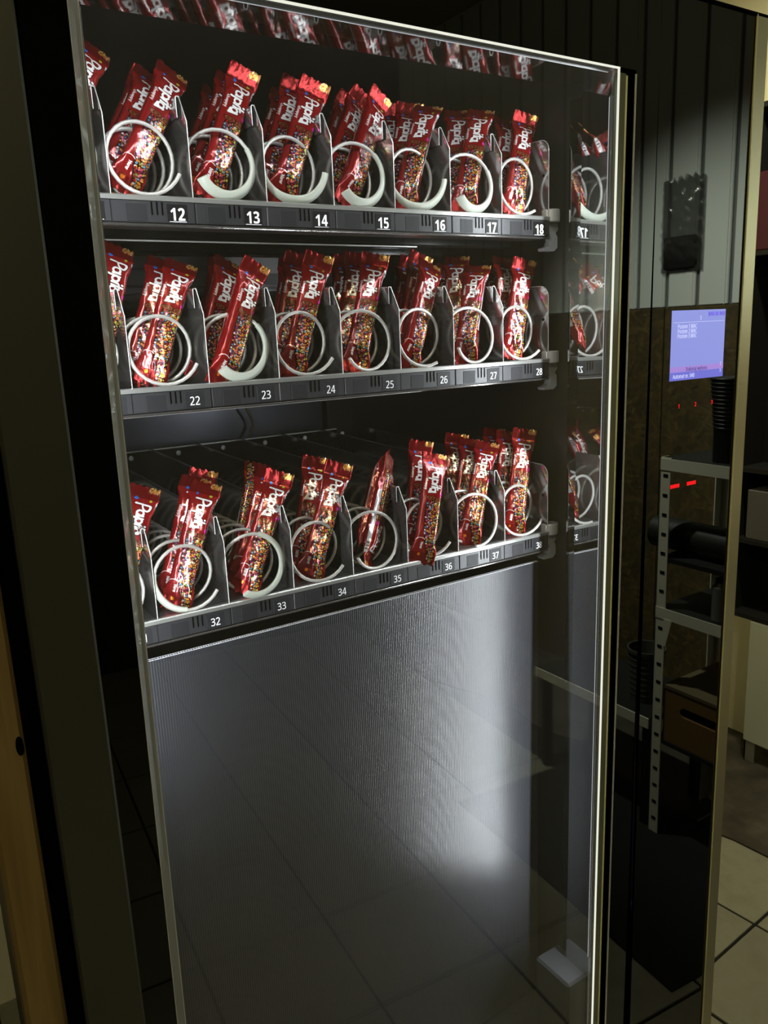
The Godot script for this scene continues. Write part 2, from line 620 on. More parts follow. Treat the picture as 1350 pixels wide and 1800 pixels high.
# ---------------------------------------------------------------- trays
func make_tray(row: int) -> void:
	var y: float = H + ROW_Y[row]
	var where := ["top", "middle", "bottom"][row] as String
	var first: int = (row + 1) * 10 + 1
	var o := thing("shelf_tray", "%s black metal shelf tray with dividers and its strip of number plates" % [where], "tray", Vector3(0.21, y - 0.021, -0.22), "spiral shelf trays in the vending machine")
	var b := Mb.new()
	b.span(Vector3(-0.071, y - 0.0025, -0.45), Vector3(0.491, y - 0.0005, -0.004))
	part("base_plate", b, M.tray, o)
	b = Mb.new()
	b.prism(PackedVector2Array([Vector2(-0.006, -0.003), Vector2(0.0034, -0.003), Vector2(0.0034, 0.0004), Vector2(0.0022, 0.0014), Vector2(-0.006, 0.0002)]), -0.071, 0.491, Transform3D(Basis(Vector3(0, 0, 1), Vector3(0, 1, 0), Vector3(1, 0, 0)), Vector3(0, y, 0)))
	part("front_lip", b, M.lip, o)
	b = Mb.new()
	b.span(Vector3(-0.071, y - 0.0215, -0.004), Vector3(0.491, y - 0.003, 0.0006))
	b.span(Vector3(-0.071, y - 0.0225, -0.03), Vector3(0.491, y - 0.021, 0.0005))
	part("front_rail", b, M.rail_back, o)
	b = Mb.new()
	b.span(Vector3(-0.071, y - 0.0236, -0.004), Vector3(0.491, y - 0.0215, 0.0036), 0.0006)
	part("lower_edge", b, M.rail_edge, o)
	# the number strip: one module for each column, with a gap after every second
	for c in 8:
		var x0 := -0.07 + c * PITCH + (0.0012 if c % 2 == 0 else -0.0012)
		var x1 := -0.07 + c * PITCH + PITCH + (0.0002 if c % 2 == 1 else -0.0016)
		if c == 0:
			x0 = -0.0705
		if c == 7:
			x1 = 0.4905
		b = Mb.new()
		b.span(Vector3(x0, y - 0.0205, 0.0006), Vector3(x1, y - 0.0034, 0.0030), 0.0005)
		var md := part("label_module", b, M.plastic, o)
		var x := -0.07 + c * PITCH
		b = Mb.new()
		b.span(Vector3(x + 0.0114, y - 0.0196, 0.0026), Vector3(x + 0.0284, y - 0.0062, 0.0034), 0.0003)
		part("blank_plate", b, M.plate, md)
		for k in 3:
			b = Mb.new()
			b.box(Vector3(x + 0.0326 + k * 0.0045, y - 0.0092, 0.0031), Vector3(0.0013, 0.0106, 0.0006))
			part("vent_slot", b, M.slot, md)
		b = Mb.new()
		b.span(Vector3(x + 0.0455, y - 0.0196, 0.0026), Vector3(x + 0.0635, y - 0.0052, 0.0035), 0.0003)
		part("number_plate", b, M.black_plate if row == 0 else M.plate, md)
		var s := str(first + c)
		letters("number", s, 0.0101 if row == 0 else 0.0076, Vector3(x + 0.0545, y - 0.0136, 0.0036), M.white_print, md, row == 0, 0.86)
		if row == 0:
			b = Mb.new()
			b.span(Vector3(x + 0.0470, y - 0.0196, 0.0034), Vector3(x + 0.0620, y - 0.0192, 0.0037))
			part("underline", b, M.white_print, md)
	# dividers: thin sheets with a folded top hem
	for c in 9:
		var x := -0.07 + c * PITCH
		var poly: PackedVector2Array
		if c == 8:
			poly = PackedVector2Array([Vector2(0.45, 0), Vector2(0.45, 0.10), Vector2(0.03, 0.0845)])
			for k in 7:
				var a := PI / 2 * (1.0 - k / 6.0)
				poly.append(Vector2(0.0105 - 0.0125 * cos(a) , 0.0715 + 0.0125 * sin(a)))
			poly.append(Vector2(-0.002, 0))
		else:
			poly = PackedVector2Array([Vector2(0.45, 0), Vector2(0.45, 0.10), Vector2(0.012, 0.085), Vector2(-0.0022, 0.0622), Vector2(-0.0022, 0.0)])
		b = Mb.new()
		# the outline's first axis runs backwards
		b.prism(poly, -0.0004, 0.0004, Transform3D(Basis(Vector3(0, 0, -1), Vector3(0, 1, 0), Vector3(1, 0, 0)), Vector3(x, y, 0)))
		var dv := part("divider", b, M.sheet, o)
		if c < 8:
			var path := PackedVector3Array()
			for k in 9:
				var a := PI * k / 8.0
				path.append(Vector3(x - 0.0014 + 0.0014 * cos(a), y + 0.0838 + 0.0014 * sin(a), -0.0115))
			path.append(Vector3(x - 0.0027, y + 0.068, -0.0115))
			b = Mb.new()
			for k in path.size() - 1:
				for q in [[path[k], path[k + 1]]]:
					var p0: Vector3 = q[0]
					var p1: Vector3 = q[1]
					var e0 := p0 + Vector3(0, 0.0155, -0.435)
					var e1 := p1 + Vector3(0, 0.0155, -0.435)
					var side := Vector3(p1.y - p0.y, p0.x - p1.x, 0).normalized()
					b.flat([p0, p1, e1, e0], -side)
			part("folded_hem", b, M.sheet, dv)
			b = Mb.new()
			b.tube(PackedVector3Array(path), 0.0004, 5)
			b.tube(PackedVector3Array([Vector3(x, y + 0.0853, -0.0115), Vector3(x, y + 0.0622, 0.0024), Vector3(x, y + 0.001, 0.0024)]), 0.00045, 5)
			part("cut_edge", b, M.bright_edge, dv)
		else:
			b = Mb.new()
			var path := PackedVector3Array()
			for k in range(poly.size() - 1, 1, -1):
				path.append(Vector3(x, y + poly[k].y, -poly[k].x))
			b.tube(path, 0.0005, 5)
			part("cut_edge", b, M.bright_edge, dv)
			b = Mb.new()
			b.lathe([Vector2(0.0001, 0.0007), Vector2(0.0018, 0.0007), Vector2(0.0018, -0.0007), Vector2(0.0001, -0.0007)], 12, Transform3D(Basis(Vector3(0, 0, 1), PI / 2), Vector3(x, y + 0.046, -0.006)))
			part("hole", b, M.slot, dv)
	b = Mb.new()
	b.span(Vector3(-0.071, y, -0.452), Vector3(0.45, y + 0.098, -0.450))
	var bp := part("back_plate", b, M.runner, o)
	b = Mb.new()
	b.span(Vector3(-0.071, y + 0.0965, -0.452), Vector3(0.45, y + 0.0985, -0.4485), 0.0005)
	part("top_fold", b, M.bright_edge, bp)
	for c in 8:
		for d in [0.016, 0.045]:
			b = Mb.new()
			b.ball(Vector3(-0.07 + c * PITCH + d - 0.004, y + 0.0885, -0.450), Vector3(0.0038, 0.0038, 0.0018), 10)
			part("rivet", b, M.rivet, bp)
	# roller and its catch at the right front corner
	b = Mb.new()
	b.lathe([Vector2(0.002, 0.0075), Vector2(0.0098, 0.0075), Vector2(0.0106, 0.0066), Vector2(0.0106, -0.0056), Vector2(0.0098, -0.0065), Vector2(0.002, -0.0065)], 24, Transform3D(Basis(), Vector3(0.499, y + 0.002, -0.004)))
	part("roller", b, M.chrome, o)
	b = Mb.new()
	b.prism(PackedVector2Array([Vector2(0.487, -0.005), Vector2(0.508, -0.005), Vector2(0.509, -0.012), Vector2(0.505, -0.016), Vector2(0.508, -0.020), Vector2(0.508, -0.032), Vector2(0.503, -0.036), Vector2(0.488, -0.036), Vector2(0.486, -0.033), Vector2(0.496, -0.030), Vector2(0.499, -0.024), Vector2(0.494, -0.014), Vector2(0.487, -0.012)]), -0.012, -0.002, Transform3D(Basis(), Vector3(0, y, 0)))
	part("catch", b, M.catch_plastic, o)
	# folded runners below
	for k in [[-0.055, 0.028, 0.008], [-0.105, 0.034, 0.0075]]:
		b = Mb.new()
		b.span(Vector3(-0.071, y - k[1], k[0] - 0.03), Vector3(0.42 if k[0] < -0.1 else 0.491, y - k[1] + k[2] + 0.005, k[0]), 0.002)
		part("runner", b, M.runner, o)
	b = Mb.new()
	b.span(Vector3(-0.071, y - 0.0292, -0.056), Vector3(0.345, y - 0.0278, -0.0540), 0.0003)
	part("bright_fold", b, M.bright_edge, o)


func spelled(slot: int) -> String:
	var tens := ["", "", "twenty-", "thirty-"]
	if slot < 20:
		return ["eleven", "twelve", "thirteen", "fourteen", "fifteen", "sixteen", "seventeen", "eighteen"][slot - 11]
	return tens[slot / 10] + ["one", "two", "three", "four", "five", "six", "seven", "eight"][slot % 10 - 1]


func coil_label(slot: int, sleeved: bool, end: float) -> String:
	var s := "steel wire dispensing coil "
	s += "at the left window edge, %s row" % ROW_WORD[slot / 10 - 1] if slot % 10 == 1 else "above plate number %s" % spelled(slot)
	return s + (", white sleeve on its end" if sleeved else ", bare wire end")


func make_coils() -> void:
	# slot, angle of the wire's end in degrees, way it winds (1 anticlockwise), sleeve length in degrees, where the sleeve starts, its half width
	var ends := [
		[11, 215, 1, 200, 0, 0.0049], [12, 335, -1, 0, 0, 0], [13, 212, 1, 178, 0, 0.0049], [14, 352, -1, 168, 0, 0.0047], [15, 222, 1, 180, 0, 0.0049], [16, 358, -1, 176, 0, 0.0047], [17, 218, 1, 170, 0, 0.0049], [18, 300, -1, 0, 0, 0],
		[21, 215, 1, 0, 0, 0], [22, 335, -1, 0, 0, 0], [23, 224, 1, 176, 0, 0.0051], [24, 330, -1, 0, 0, 0], [25, 214, 1, 0, 0, 0], [26, 297, -1, 0, 0, 0], [27, 205, 1, 0, 0, 0], [28, 316, -1, 0, 0, 0],
		[31, 215, 1, 0, 0, 0], [32, 332, -1, 100, 70, 0.0032], [33, 238, 1, 196, 0, 0.0042], [34, 326, -1, 0, 0, 0], [35, 206, 1, 0, 0, 0], [36, 326, -1, 0, 0, 0], [37, 255, 1, 0, 0, 0], [38, 334, -1, 0, 0, 0],
	]
	var wire := {1: coil_mesh(1.0, 16.5), -1: coil_mesh(-1.0, 16.5)}
	for e in ends:
		var slot: int = e[0]
		var row := slot / 10 - 1
		var at := Vector3((slot % 10 - 2) * PITCH + 0.0325, H + ROW_Y[row] + 0.0322, 0.0035)
		var o := thing("dispensing_coil", coil_label(slot, e[3] > 0, e[1]), "coil", at, "wire coils of the %s tray" % ROW_WORD[row])
		o.rotation.z = deg_to_rad(e[1])
		local_part("wire", wire[e[2]], M.wire, o)
		if e[3] > 0:
			local_part("plastic_sleeve", sleeve_mesh(float(e[2]), deg_to_rad(e[4]) - 0.03, deg_to_rad(e[3] + e[4]), e[5]), M.sleeve, o)


func make_packets() -> void:
	# slot, place in the queue, x in the slot, y over the tray, z, lean, length, turn, upside down
	var list := [
	[11, 0, 0.0216, 0.0178, -0.0135, 29.6, 0.128, 5, 0],
	[12, 0, 0.0148, 0.0070, -0.0135, 30.7, 0.130, 0, 0],
	[12, 1, 0.0064, 0.0116, -0.0390, 30.0, 0.127, -4, 0],
	[12, 2, 0.0055, 0.0156, -0.0645, 31.4, 0.127, -2, 0],
	[13, 0, 0.0189, 0.0047, -0.0135, 25.9, 0.132, -8, 0],
	[13, 1, 0.0181, 0.0147, -0.0390, 27.4, 0.127, -10, 0],
	[13, 2, 0.0123, 0.0088, -0.0645, 28.2, 0.127, -8, 0],
	[14, 0, 0.0199, 0.0038, -0.0135, 27.4, 0.131, -18, 0],
	[14, 1, 0.0173, 0.0133, -0.0390, 25.9, 0.127, -17, 0],
	[14, 2, 0.0160, 0.0153, -0.0645, 27.5, 0.127, -16, 0],
	[15, 0, 0.0209, 0.0036, -0.0135, 29.2, 0.133, 12, 0],
	[15, 1, 0.0110, 0.0161, -0.0390, 31.8, 0.127, 5, 0],
	[15, 2, 0.0172, 0.0149, -0.0645, 27.8, 0.127, 7, 0],
	[16, 0, 0.0185, 0.0021, -0.0135, 26.5, 0.131, -46, 0],
	[16, 1, 0.0228, 0.0030, -0.0390, 21.9, 0.127, -38, 0],
	[16, 2, 0.0291, 0.0030, -0.0645, 16.8, 0.127, -38, 0],
	[17, 0, 0.0279, 0.0024, -0.0135, 23.0, 0.130, -44, 0],
	[17, 1, 0.0332, 0.0030, -0.0390, 14.4, 0.127, -37, 0],
	[18, 0, 0.0278, 0.0048, -0.0135, 21.1, 0.121, -22, 0],
	[18, 1, 0.0281, 0.0030, -0.0390, 18.8, 0.127, -20, 0],
	[18, 2, 0.0215, 0.0068, -0.0645, 26.5, 0.127, -19, 0],
	[21, 0, 0.0399, 0.0083, -0.0135, 20.7, 0.128, 0, 0],
	[22, 0, 0.0192, 0.0045, -0.0135, 25.0, 0.121, -20, 0],
	[22, 1, 0.0123, 0.0030, -0.0390, 23.4, 0.127, -19, 0],
	[23, 0, 0.0093, -0.0028, 0.0020, 26.4, 0.126, 8, 0],
	[23, 1, 0.0063, 0.0030, -0.0390, 24.4, 0.127, 2, 0],
	[23, 2, 0.0102, 0.0030, -0.0645, 24.3, 0.127, 4, 0],
	[24, 0, 0.0190, 0.0010, -0.0135, 24.9, 0.130, -22, 0],
	[24, 1, 0.0197, 0.0030, -0.0390, 20.1, 0.127, -20, 0],
	[24, 2, 0.0265, 0.0030, -0.0645, 20.2, 0.127, -19, 0],
	[25, 0, 0.0218, 0.0010, -0.0135, 22.6, 0.130, -36, 0],
	[25, 1, 0.0229, 0.0030, -0.0390, 19.2, 0.127, -31, 0],
	[25, 2, 0.0234, 0.0030, -0.0645, 19.3, 0.127, -30, 0],
	[26, 0, 0.0173, 0.0019, -0.0135, 27.4, 0.129, -8, 0],
	[26, 1, 0.0270, 0.0078, -0.0390, 23.5, 0.127, -10, 0],
	[26, 2, 0.0310, 0.0036, -0.0645, 22.1, 0.127, -8, 0],
	[27, 0, 0.0251, 0.0021, -0.0135, 21.0, 0.120, -52, 0],
	[27, 1, 0.0281, 0.0030, -0.0390, 13.6, 0.127, -43, 0],
	[27, 2, 0.0054, 0.0030, -0.0645, 29.2, 0.127, -43, 0],
	[28, 0, 0.0244, 0.0035, -0.0135, 21.4, 0.122, -24, 0],
	[28, 1, 0.0321, 0.0030, -0.0390, 14.2, 0.127, -22, 0],
	[28, 2, 0.0283, 0.0030, -0.0645, 19.9, 0.127, -21, 0],
	[31, 0, 0.0321, 0.0051, -0.0135, 24.5, 0.128, -14, 0],
	[32, 0, 0.0211, 0.0010, -0.0135, 24.8, 0.128, -28, 0],
	[32, 1, 0.0228, 0.0030, -0.0390, 23.5, 0.127, -25, 0],
	[32, 2, 0.0413, 0.0030, -0.0645, 22.9, 0.127, -24, 0],
	[33, 0, 0.0220, 0.0025, -0.0135, 28.7, 0.129, -32, 0],
	[33, 1, 0.0290, 0.0033, -0.0390, 26.2, 0.127, -28, 0],
	[33, 2, 0.0369, 0.0030, -0.0645, 21.6, 0.127, -12, 1],
	[34, 0, 0.0238, 0.0010, -0.0135, 27.9, 0.130, -34, 0],
	[34, 1, 0.0249, 0.0030, -0.0390, 20.6, 0.127, -29, 0],
	[35, 0, 0.0245, 0.0010, -0.0135, 25.9, 0.129, 40, 1],
	[35, 1, 0.0287, 0.0063, -0.0390, 27.4, 0.127, 60, 0],
	[36, 0, 0.0146, -0.0016, 0.0070, 20.1, 0.127, -22, 0],
	[36, 1, 0.0335, 0.0030, -0.0390, 16.5, 0.127, -20, 0],
	[37, 0, 0.0252, 0.0010, -0.0135, 25.6, 0.131, -40, 0],
	[37, 1, 0.0304, 0.0030, -0.0390, 21.4, 0.127, -34, 0],
	[37, 2, 0.0323, 0.0030, -0.0645, 18.9, 0.127, -34, 0],
	[38, 0, 0.0264, 0.0010, -0.0135, 19.9, 0.133, -38, 0],
	[38, 1, 0.0294, 0.0030, -0.0390, 16.7, 0.127, -32, 0],
	[38, 2, 0.0352, 0.0030, -0.0645, 13.9, 0.127, -32, 0],
	]
	var protos := []
	for k in 5:
		protos.append(make_packet(k * 7 + 3))
	var nth := ["frontmost", "second", "third", "fourth"]
	for e in list:
		var slot: int = e[0]
		var row := slot / 10 - 1
		var o: Node3D = protos[(slot * 3 + e[1] * 2) % 5].duplicate()
		o.name = numbered("candy_packet")
		add_child(o, true)
		var label := ""
		if slot % 10 == 1:
			label = "red sprinkle candy packet cut off by the left window edge in the %s row" % ROW_WORD[row]
		elif slot == 35 and e[1] == 0:
			label = "upside-down red candy packet showing its white barcode label, in coil number thirty-five"
		elif slot == 33 and e[1] == 2:
			label = "upside-down sprinkle candy packet third in the coil of plate number thirty-three"
		elif slot == 23 and e[1] == 0:
			label = "red candy packet hanging over the tray lip in front of coil number twenty-three"
		else:
			label = "red sprinkle candy packet standing %s in the coil of plate number %s" % [nth[e[1]], spelled(slot)]
		meta(o, label, "candy packet", "red candy packets in the %s tray" % ROW_WORD[row])
		var lean := deg_to_rad(e[5])
		var back := 0.2
		var y := Vector3(sin(lean) * cos(back), cos(lean) * cos(back), -sin(back))
		var turn := deg_to_rad(e[7])
		var z := Vector3(sin(turn), 0, cos(turn))
		z = (z - y * z.dot(y)).normalized()
		var length: float = e[6]
		var at := Vector3((slot % 10 - 2) * PITCH + e[2], H + ROW_Y[row] + e[3], e[4])
		var basis := Basis(y.cross(z), y, z)
		if e[8] == 1:
			at += y * length
			basis = basis * Basis(Vector3(0, 0, 1), PI)
		o.transform = Transform3D(basis * Basis.from_scale(Vector3(1, length / 0.128, 1)), at)
	for p in protos:
		p.free()


# ---------------------------------------------------------------- the machine
func right_x(y: float) -> float:      # right edge of the window, a little out of plumb
	return 0.4772 + (y - H - 0.1213) * 0.0115


func left_x(y: float) -> float:
	return -0.0378 + (y - H - 0.1011) * 0.0085


func edge_slab(b: Mb, fa: Callable, da: float, db: float, y0: float, y1: float, z0: float, z1: float) -> void:
	b.slab(fa.call(y1) + da, fa.call(y1) + db, fa.call(y0) + da, fa.call(y0) + db, y0, y1, z0, z1)


func make_machine() -> void:
	var o := thing("vending_machine", "black vending machine with a lit snack window, a blue display and a pale metal edge", "vending machine", Vector3(0.3, 0, -0.3))
	var top := H + 0.203
	var b := Mb.new()
	b.span(Vector3(-0.133, 0.03, -0.76), Vector3(-0.118, top - 0.01, 0.094))
	b.span(Vector3(0.695, 0.03, -0.76), Vector3(0.715, top - 0.01, 0.094))
	b.span(Vector3(-0.133, 0.03, -0.76), Vector3(0.715, top - 0.01, -0.745))
	b.span(Vector3(-0.133, top - 0.03, -0.76), Vector3(0.715, top - 0.01, 0.094))
	b.span(Vector3(-0.133, 0.03, -0.76), Vector3(0.715, 0.06, 0.094))
	part("cabinet", b, M.black_metal, o)
	for f in [Vector3(-0.09, 0, -0.68), Vector3(0.67, 0, -0.68), Vector3(-0.09, 0, 0.04), Vector3(0.67, 0, 0.04)]:
		b = Mb.new()
		b.lathe([Vector2(0.001, 0.0), Vector2(0.022, 0.0), Vector2(0.022, 0.012), Vector2(0.01, 0.014), Vector2(0.01, 0.031)], 14, Transform3D(Basis(), f))
		part("foot", b, M.black_metal, o)
	# the lining of the snack chamber
	b = Mb.new()
	b.span(Vector3(-0.083, H - 1.0, -0.52), Vector3(-0.079, H + 0.19, 0.06))
	b.span(Vector3(-0.083, H + 0.165, -0.52), Vector3(0.52, H + 0.17, 0.06))
	b.span(Vector3(-0.083, H - 1.0, -0.53), Vector3(0.52, H - 0.39, -0.52))
	b.span(Vector3(0.5115, H - 1.0, -0.52), Vector3(0.520, H + 0.17, 0.03))
	part("chamber_lining", b, M.lining, o)
	b = Mb.new()
	b.span(Vector3(0.5075, H - 1.0, 0.0165), Vector3(0.5112, H + 0.12, 0.058))
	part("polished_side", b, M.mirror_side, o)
	# back wall of the chamber, in panels
	for k in [[H + 0.02, H + 0.17, M.back_dark], [H - 0.013, H + 0.018, M.back_grey], [H - 0.038, H - 0.014, M.back_grey], [H - 0.085, H - 0.039, M.back_grey], [H - 0.16, H - 0.086, M.back_grey], [H - 0.215, H - 0.162, M.back_dark]]:
		b = Mb.new()
		b.span(Vector3(-0.083, k[0], -0.53), Vector3(0.52, k[1], -0.515), 0.002)
		part("back_panel", b, k[2], o)
	b = Mb.new()
	b.span(Vector3(-0.083, H - 0.39, -0.53), Vector3(0.46, H - 0.217, -0.512), 0.003)
	part("back_panel", b, M.back_blue, o)
	b = Mb.new()
	b.span(Vector3(0.463, H - 0.39, -0.53), Vector3(0.52, H - 0.217, -0.50), 0.003)
	part("back_panel", b, M.back_dark, o)
	b = Mb.new()
	b.span(Vector3(0.296, H - 0.024, -0.515), Vector3(0.44, H + 0.008, -0.498), 0.003)
	b.span(Vector3(0.340, H - 0.042, -0.515), Vector3(0.44, H - 0.037, -0.503), 0.002)
	b.span(Vector3(0.352, H - 0.068, -0.515), Vector3(0.385, H - 0.044, -0.503), 0.002)
	part("back_bracket", b, M.bracket, o)
	b = Mb.new()
	b.lathe([Vector2(0.001, 0.004), Vector2(0.006, 0.004), Vector2(0.007, 0.0), Vector2(0.007, -0.004)], 14, Transform3D(Basis(Vector3(1, 0, 0), PI / 2), Vector3(0.370, H - 0.056, -0.500)))
	part("bolt", b, M.slot, o)
	# cable hanging in front of the back wall, between the lower two trays
	b = Mb.new()
	var cp := PackedVector3Array()
	for k in 14:
		cp.append(Vector3(0.315 + 0.006 * sin(k * 0.9), H - 0.18 - k * 0.0085, -0.49 + 0.003 * cos(k)))
	b.tube(cp, 0.0022, 6)
	part("cable", b, M.old_cable, o)
	# delivery ledge and its catch at the foot of the window
	b = Mb.new()
	b.span(Vector3(-0.08, H - 1.060, -0.02), Vector3(0.508, H - 1.047, 0.098), 0.002)
	part("delivery_ledge", b, M.ledge, o)
	b = Mb.new()
	b.span(Vector3(0.433, H - 1.047, 0.040), Vector3(0.475, H - 0.931, 0.1), 0.003)
	part("ledge_catch", b, M.catch_grey, o)

	# ---- door
	b = Mb.new()
	edge_slab(b, left_x, -0.0375, -0.0065, 0.06, top, 0.100, 0.112)
	edge_slab(b, right_x, 0.0252, 0.0600, 0.06, top, 0.100, 0.112)
	b.slab(left_x(top) - 0.0065, right_x(top) + 0.0252, left_x(top) - 0.0065, right_x(top) + 0.0252, H + 0.1252, top, 0.100, 0.112)
	b.slab(left_x(0.5) - 0.0065, right_x(0.5) + 0.0252, left_x(0.5) - 0.0065, right_x(0.5) + 0.0252, 0.06, H - 1.065, 0.100, 0.112)
	part("door_glass", b, M.black_glass, o)
	b = Mb.new()
	b.span(Vector3(0.5375, 0.06, 0.100), Vector3(0.6950, top, 0.112))
	part("control_panel", b, M.black_glass, o)
	b = Mb.new()
	b.span(Vector3(0.5355, 0.06, 0.090), Vector3(0.5385, top, 0.105))
	part("joint_strip", b, M.slot, o)
	b = Mb.new()
	b.span(Vector3(0.6950, 0.05, 0.090), Vector3(0.7170, top + 0.002, 0.1135), 0.0008)
	var ep := part("edge_profile", b, M.edge_metal, o)
	b = Mb.new()
	b.span(Vector3(0.6944, 0.05, 0.1128), Vector3(0.6956, top + 0.002, 0.1142))
	part("painted_glint", b, M.gold_line, ep)  # pale strip: highlight of the polished corner put into the colour
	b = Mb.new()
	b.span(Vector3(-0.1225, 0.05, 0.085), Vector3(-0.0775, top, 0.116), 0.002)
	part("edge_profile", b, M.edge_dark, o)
	b = Mb.new()
	b.span(Vector3(-0.0775, 0.05, 0.09), Vector3(-0.0745, top, 0.108))
	part("joint_strip", b, M.slot, o)
	b = Mb.new()
	b.span(Vector3(-0.133, 0.05, 0.06), Vector3(-0.1225, top, 0.108), 0.001)
	part("hinge_gap", b, M.slot, o)
	b = Mb.new()
	b.span(Vector3(-0.1225, top, 0.085), Vector3(0.717, top + 0.004, 0.114), 0.001)
	part("top_trim", b, M.slot, o)
	# the clear pane
	b = Mb.new()
	b.slab(left_x(H + 0.13) + 0.001, right_x(H + 0.13), left_x(H - 1.07) + 0.001, right_x(H - 1.07), H - 1.07, H + 0.1235, 0.108, 0.112)
	part("window_pane", b, M.pane, o)
	# the acrylic box behind the pane: left edge, polished right and upper walls, bright edges
	b = Mb.new()
	edge_slab(b, left_x, -0.0062, 0.0, H - 1.07, H + 0.125, 0.062, 0.1122)
	part("clear_edge", b, M.acrylic_edge, o)
	b = Mb.new()
	edge_slab(b, left_x, 0.0, 0.0006, H - 1.07, H + 0.125, 0.108, 0.1124)
	edge_slab(b, left_x, -0.0068, -0.0062, H - 1.07, H + 0.125, 0.108, 0.1124)
	part("clear_edge", b, M.acrylic_line, o)
	b = Mb.new()
	edge_slab(b, right_x, -0.0008, 0.0030, H - 1.07, H + 0.126, 0.0655, 0.1078)
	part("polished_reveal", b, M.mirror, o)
	b = Mb.new()
	b.slab(-0.036, 0.4772, -0.036, 0.4772, H + 0.1238, H + 0.1266, 0.044, 0.1078)
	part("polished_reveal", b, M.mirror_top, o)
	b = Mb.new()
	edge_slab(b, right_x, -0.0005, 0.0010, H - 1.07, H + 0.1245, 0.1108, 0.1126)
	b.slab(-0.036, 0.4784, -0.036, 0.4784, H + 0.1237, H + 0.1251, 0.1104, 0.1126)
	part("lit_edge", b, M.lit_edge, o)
	b = Mb.new()
	edge_slab(b, right_x, 0.0012, 0.0120, H - 1.07, H + 0.121, 0.1, 0.1105)
	part("window_flange", b, M.flange, o)
	b = Mb.new()
	edge_slab(b, right_x, 0.0120, 0.0132, H - 1.07, H + 0.119, 0.1095, 0.1118)
	part("gold_line", b, M.gold_line, o)
	b = Mb.new()
	edge_slab(b, right_x, 0.0132, 0.0238, H - 1.07, H + 0.119, 0.095, 0.1035)
	part("dark_groove", b, M.slot, o)
	b = Mb.new()
	edge_slab(b, right_x, 0.0238, 0.0254, H - 1.07, H + 0.1215, 0.1116, 0.1128)
	part("grey_line", b, M.grey_line, o)
	# display
	b = Mb.new()
	b.span(Vector3(0.5702, H - 0.1872, 0.1121), Vector3(0.6661, H - 0.1096, 0.1126))
	var sc := part("display_screen", b, M.screen, o)
	for k in [[0.5702, 0.6661, -0.1778, -0.1718, M.screen_pink], [0.5702, 0.6661, -0.1872, -0.1780, M.screen_low], [0.6345, 0.6645, -0.1168, -0.1122, M.screen_box], [0.573, 0.664, -0.1230, -0.1226, M.screen_white]]:
		b = Mb.new()
		b.span(Vector3(k[0], H + k[2], 0.1125), Vector3(k[1], H + k[3], 0.1128))
		part("screen_bar", b, k[4], sc)
	for k in [["Poziom 1 MAC", 0.5972, -0.1272, 0.0040, M.screen_white], ["Poziom 2 MAC", 0.5972, -0.1325, 0.0040, M.screen_white], ["Poziom 3 MAC", 0.5972, -0.1378, 0.0040, M.screen_white], ["S", 0.6205, -0.1186, 0.0042, M.screen_white], ["Dokonaj wyboru", 0.6165, -0.1752, 0.0034, M.screen_dark], ["Automat nr. 040", 0.5940, -0.1826, 0.0038, M.screen_white], ["I", 0.6610, -0.1722, 0.0046, M.screen_white], ["s", 0.6610, -0.1794, 0.0036, M.screen_white], ["12:40 08.25", 0.6495, -0.1146, 0.0030, M.screen_text]]:
		letters("screen_text", k[0], k[3], Vector3(k[1], H + k[2], 0.1129), k[4], sc, false, 0.82)
	for k in [["1", 0.5884], ["2", 0.6181], ["3", 0.6489]]:
		letters("lit_digit", k[0], 0.0048, Vector3(k[1], H - 0.2168, 0.1123), M.red_led, o, true, 0.8)
	for k in [[0.5787, 0.5952, -0.3100], [0.6088, 0.6258, -0.3102]]:
		b = Mb.new()
		for q in 6:
			var w: float = (k[1] - k[0]) / 6.0
			b.span(Vector3(k[0] + q * w, H + k[2] - 0.0022, 0.1121), Vector3(k[0] + q * w + w * 0.8, H + k[2] + 0.0022, 0.1124))
		part("lit_red_label", b, M.red_led, o)
	# slim light strips inside the edges of the window box
	for k in [[Vector3(0.4680, H - 0.40, 0.1045), Vector3(-0.54, 0, -0.84), 1.00, LED_RIGHT, -0.0042], [Vector3(-0.0390, H - 0.22, 0.1045), Vector3(0.54, 0, -0.84), 0.64, LED_LEFT, -0.0042], [Vector3(0.22, H + 0.1222, 0.1045), Vector3(0, -0.62, -0.78), 0.50, LED_TOP, 0.0]]:
		var dir: Vector3 = k[1].normalized()
		var upright: bool = k[4] != 0.0
		var bs := Basis.looking_at(dir, Vector3.UP if upright else Vector3.FORWARD)
		if upright:
			bs = Basis(Vector3(0, 0, 1), -0.0100) * bs
		b = Mb.new()
		b.box(k[0] - dir * 0.0012, Vector3(0.0036, k[2], 0.0016) if upright else Vector3(k[2], 0.0036, 0.0016), 0.0002, bs)
		part("led_strip_back", b, M.black_metal, o)
		b = Mb.new()
		b.box(k[0], Vector3(0.0030, k[2] - 0.002, 0.0006) if upright else Vector3(k[2] - 0.002, 0.0030, 0.0006), 0.0, bs)
		part("led_strip", b, M.led, o)
		var l := AreaLight3D.new()
		l.name = "led_strip_light"
		l.area_size = Vector2(0.003, k[2]) if upright else Vector2(k[2], 0.003)
		l.light_color = Color(0.95, 0.98, 1.0)
		l.light_energy = k[3]
		l.area_range = 6.0
		l.shadow_enabled = true
		l.transform = Transform3D(bs, k[0] + dir * 0.0007)
		add_child(l)
	var sl := AreaLight3D.new()
	sl.name = "display_screen_light"
	sl.area_size = Vector2(0.094, 0.076)
	sl.light_color = Color(0.6, 0.62, 1.0)
	sl.light_energy = 0.004
	sl.area_range = 5.0
	sl.shadow_enabled = true
	sl.transform = Transform3D(Basis(Vector3.UP, PI), Vector3(0.618, H - 0.148, 0.1135))
	add_child(sl)


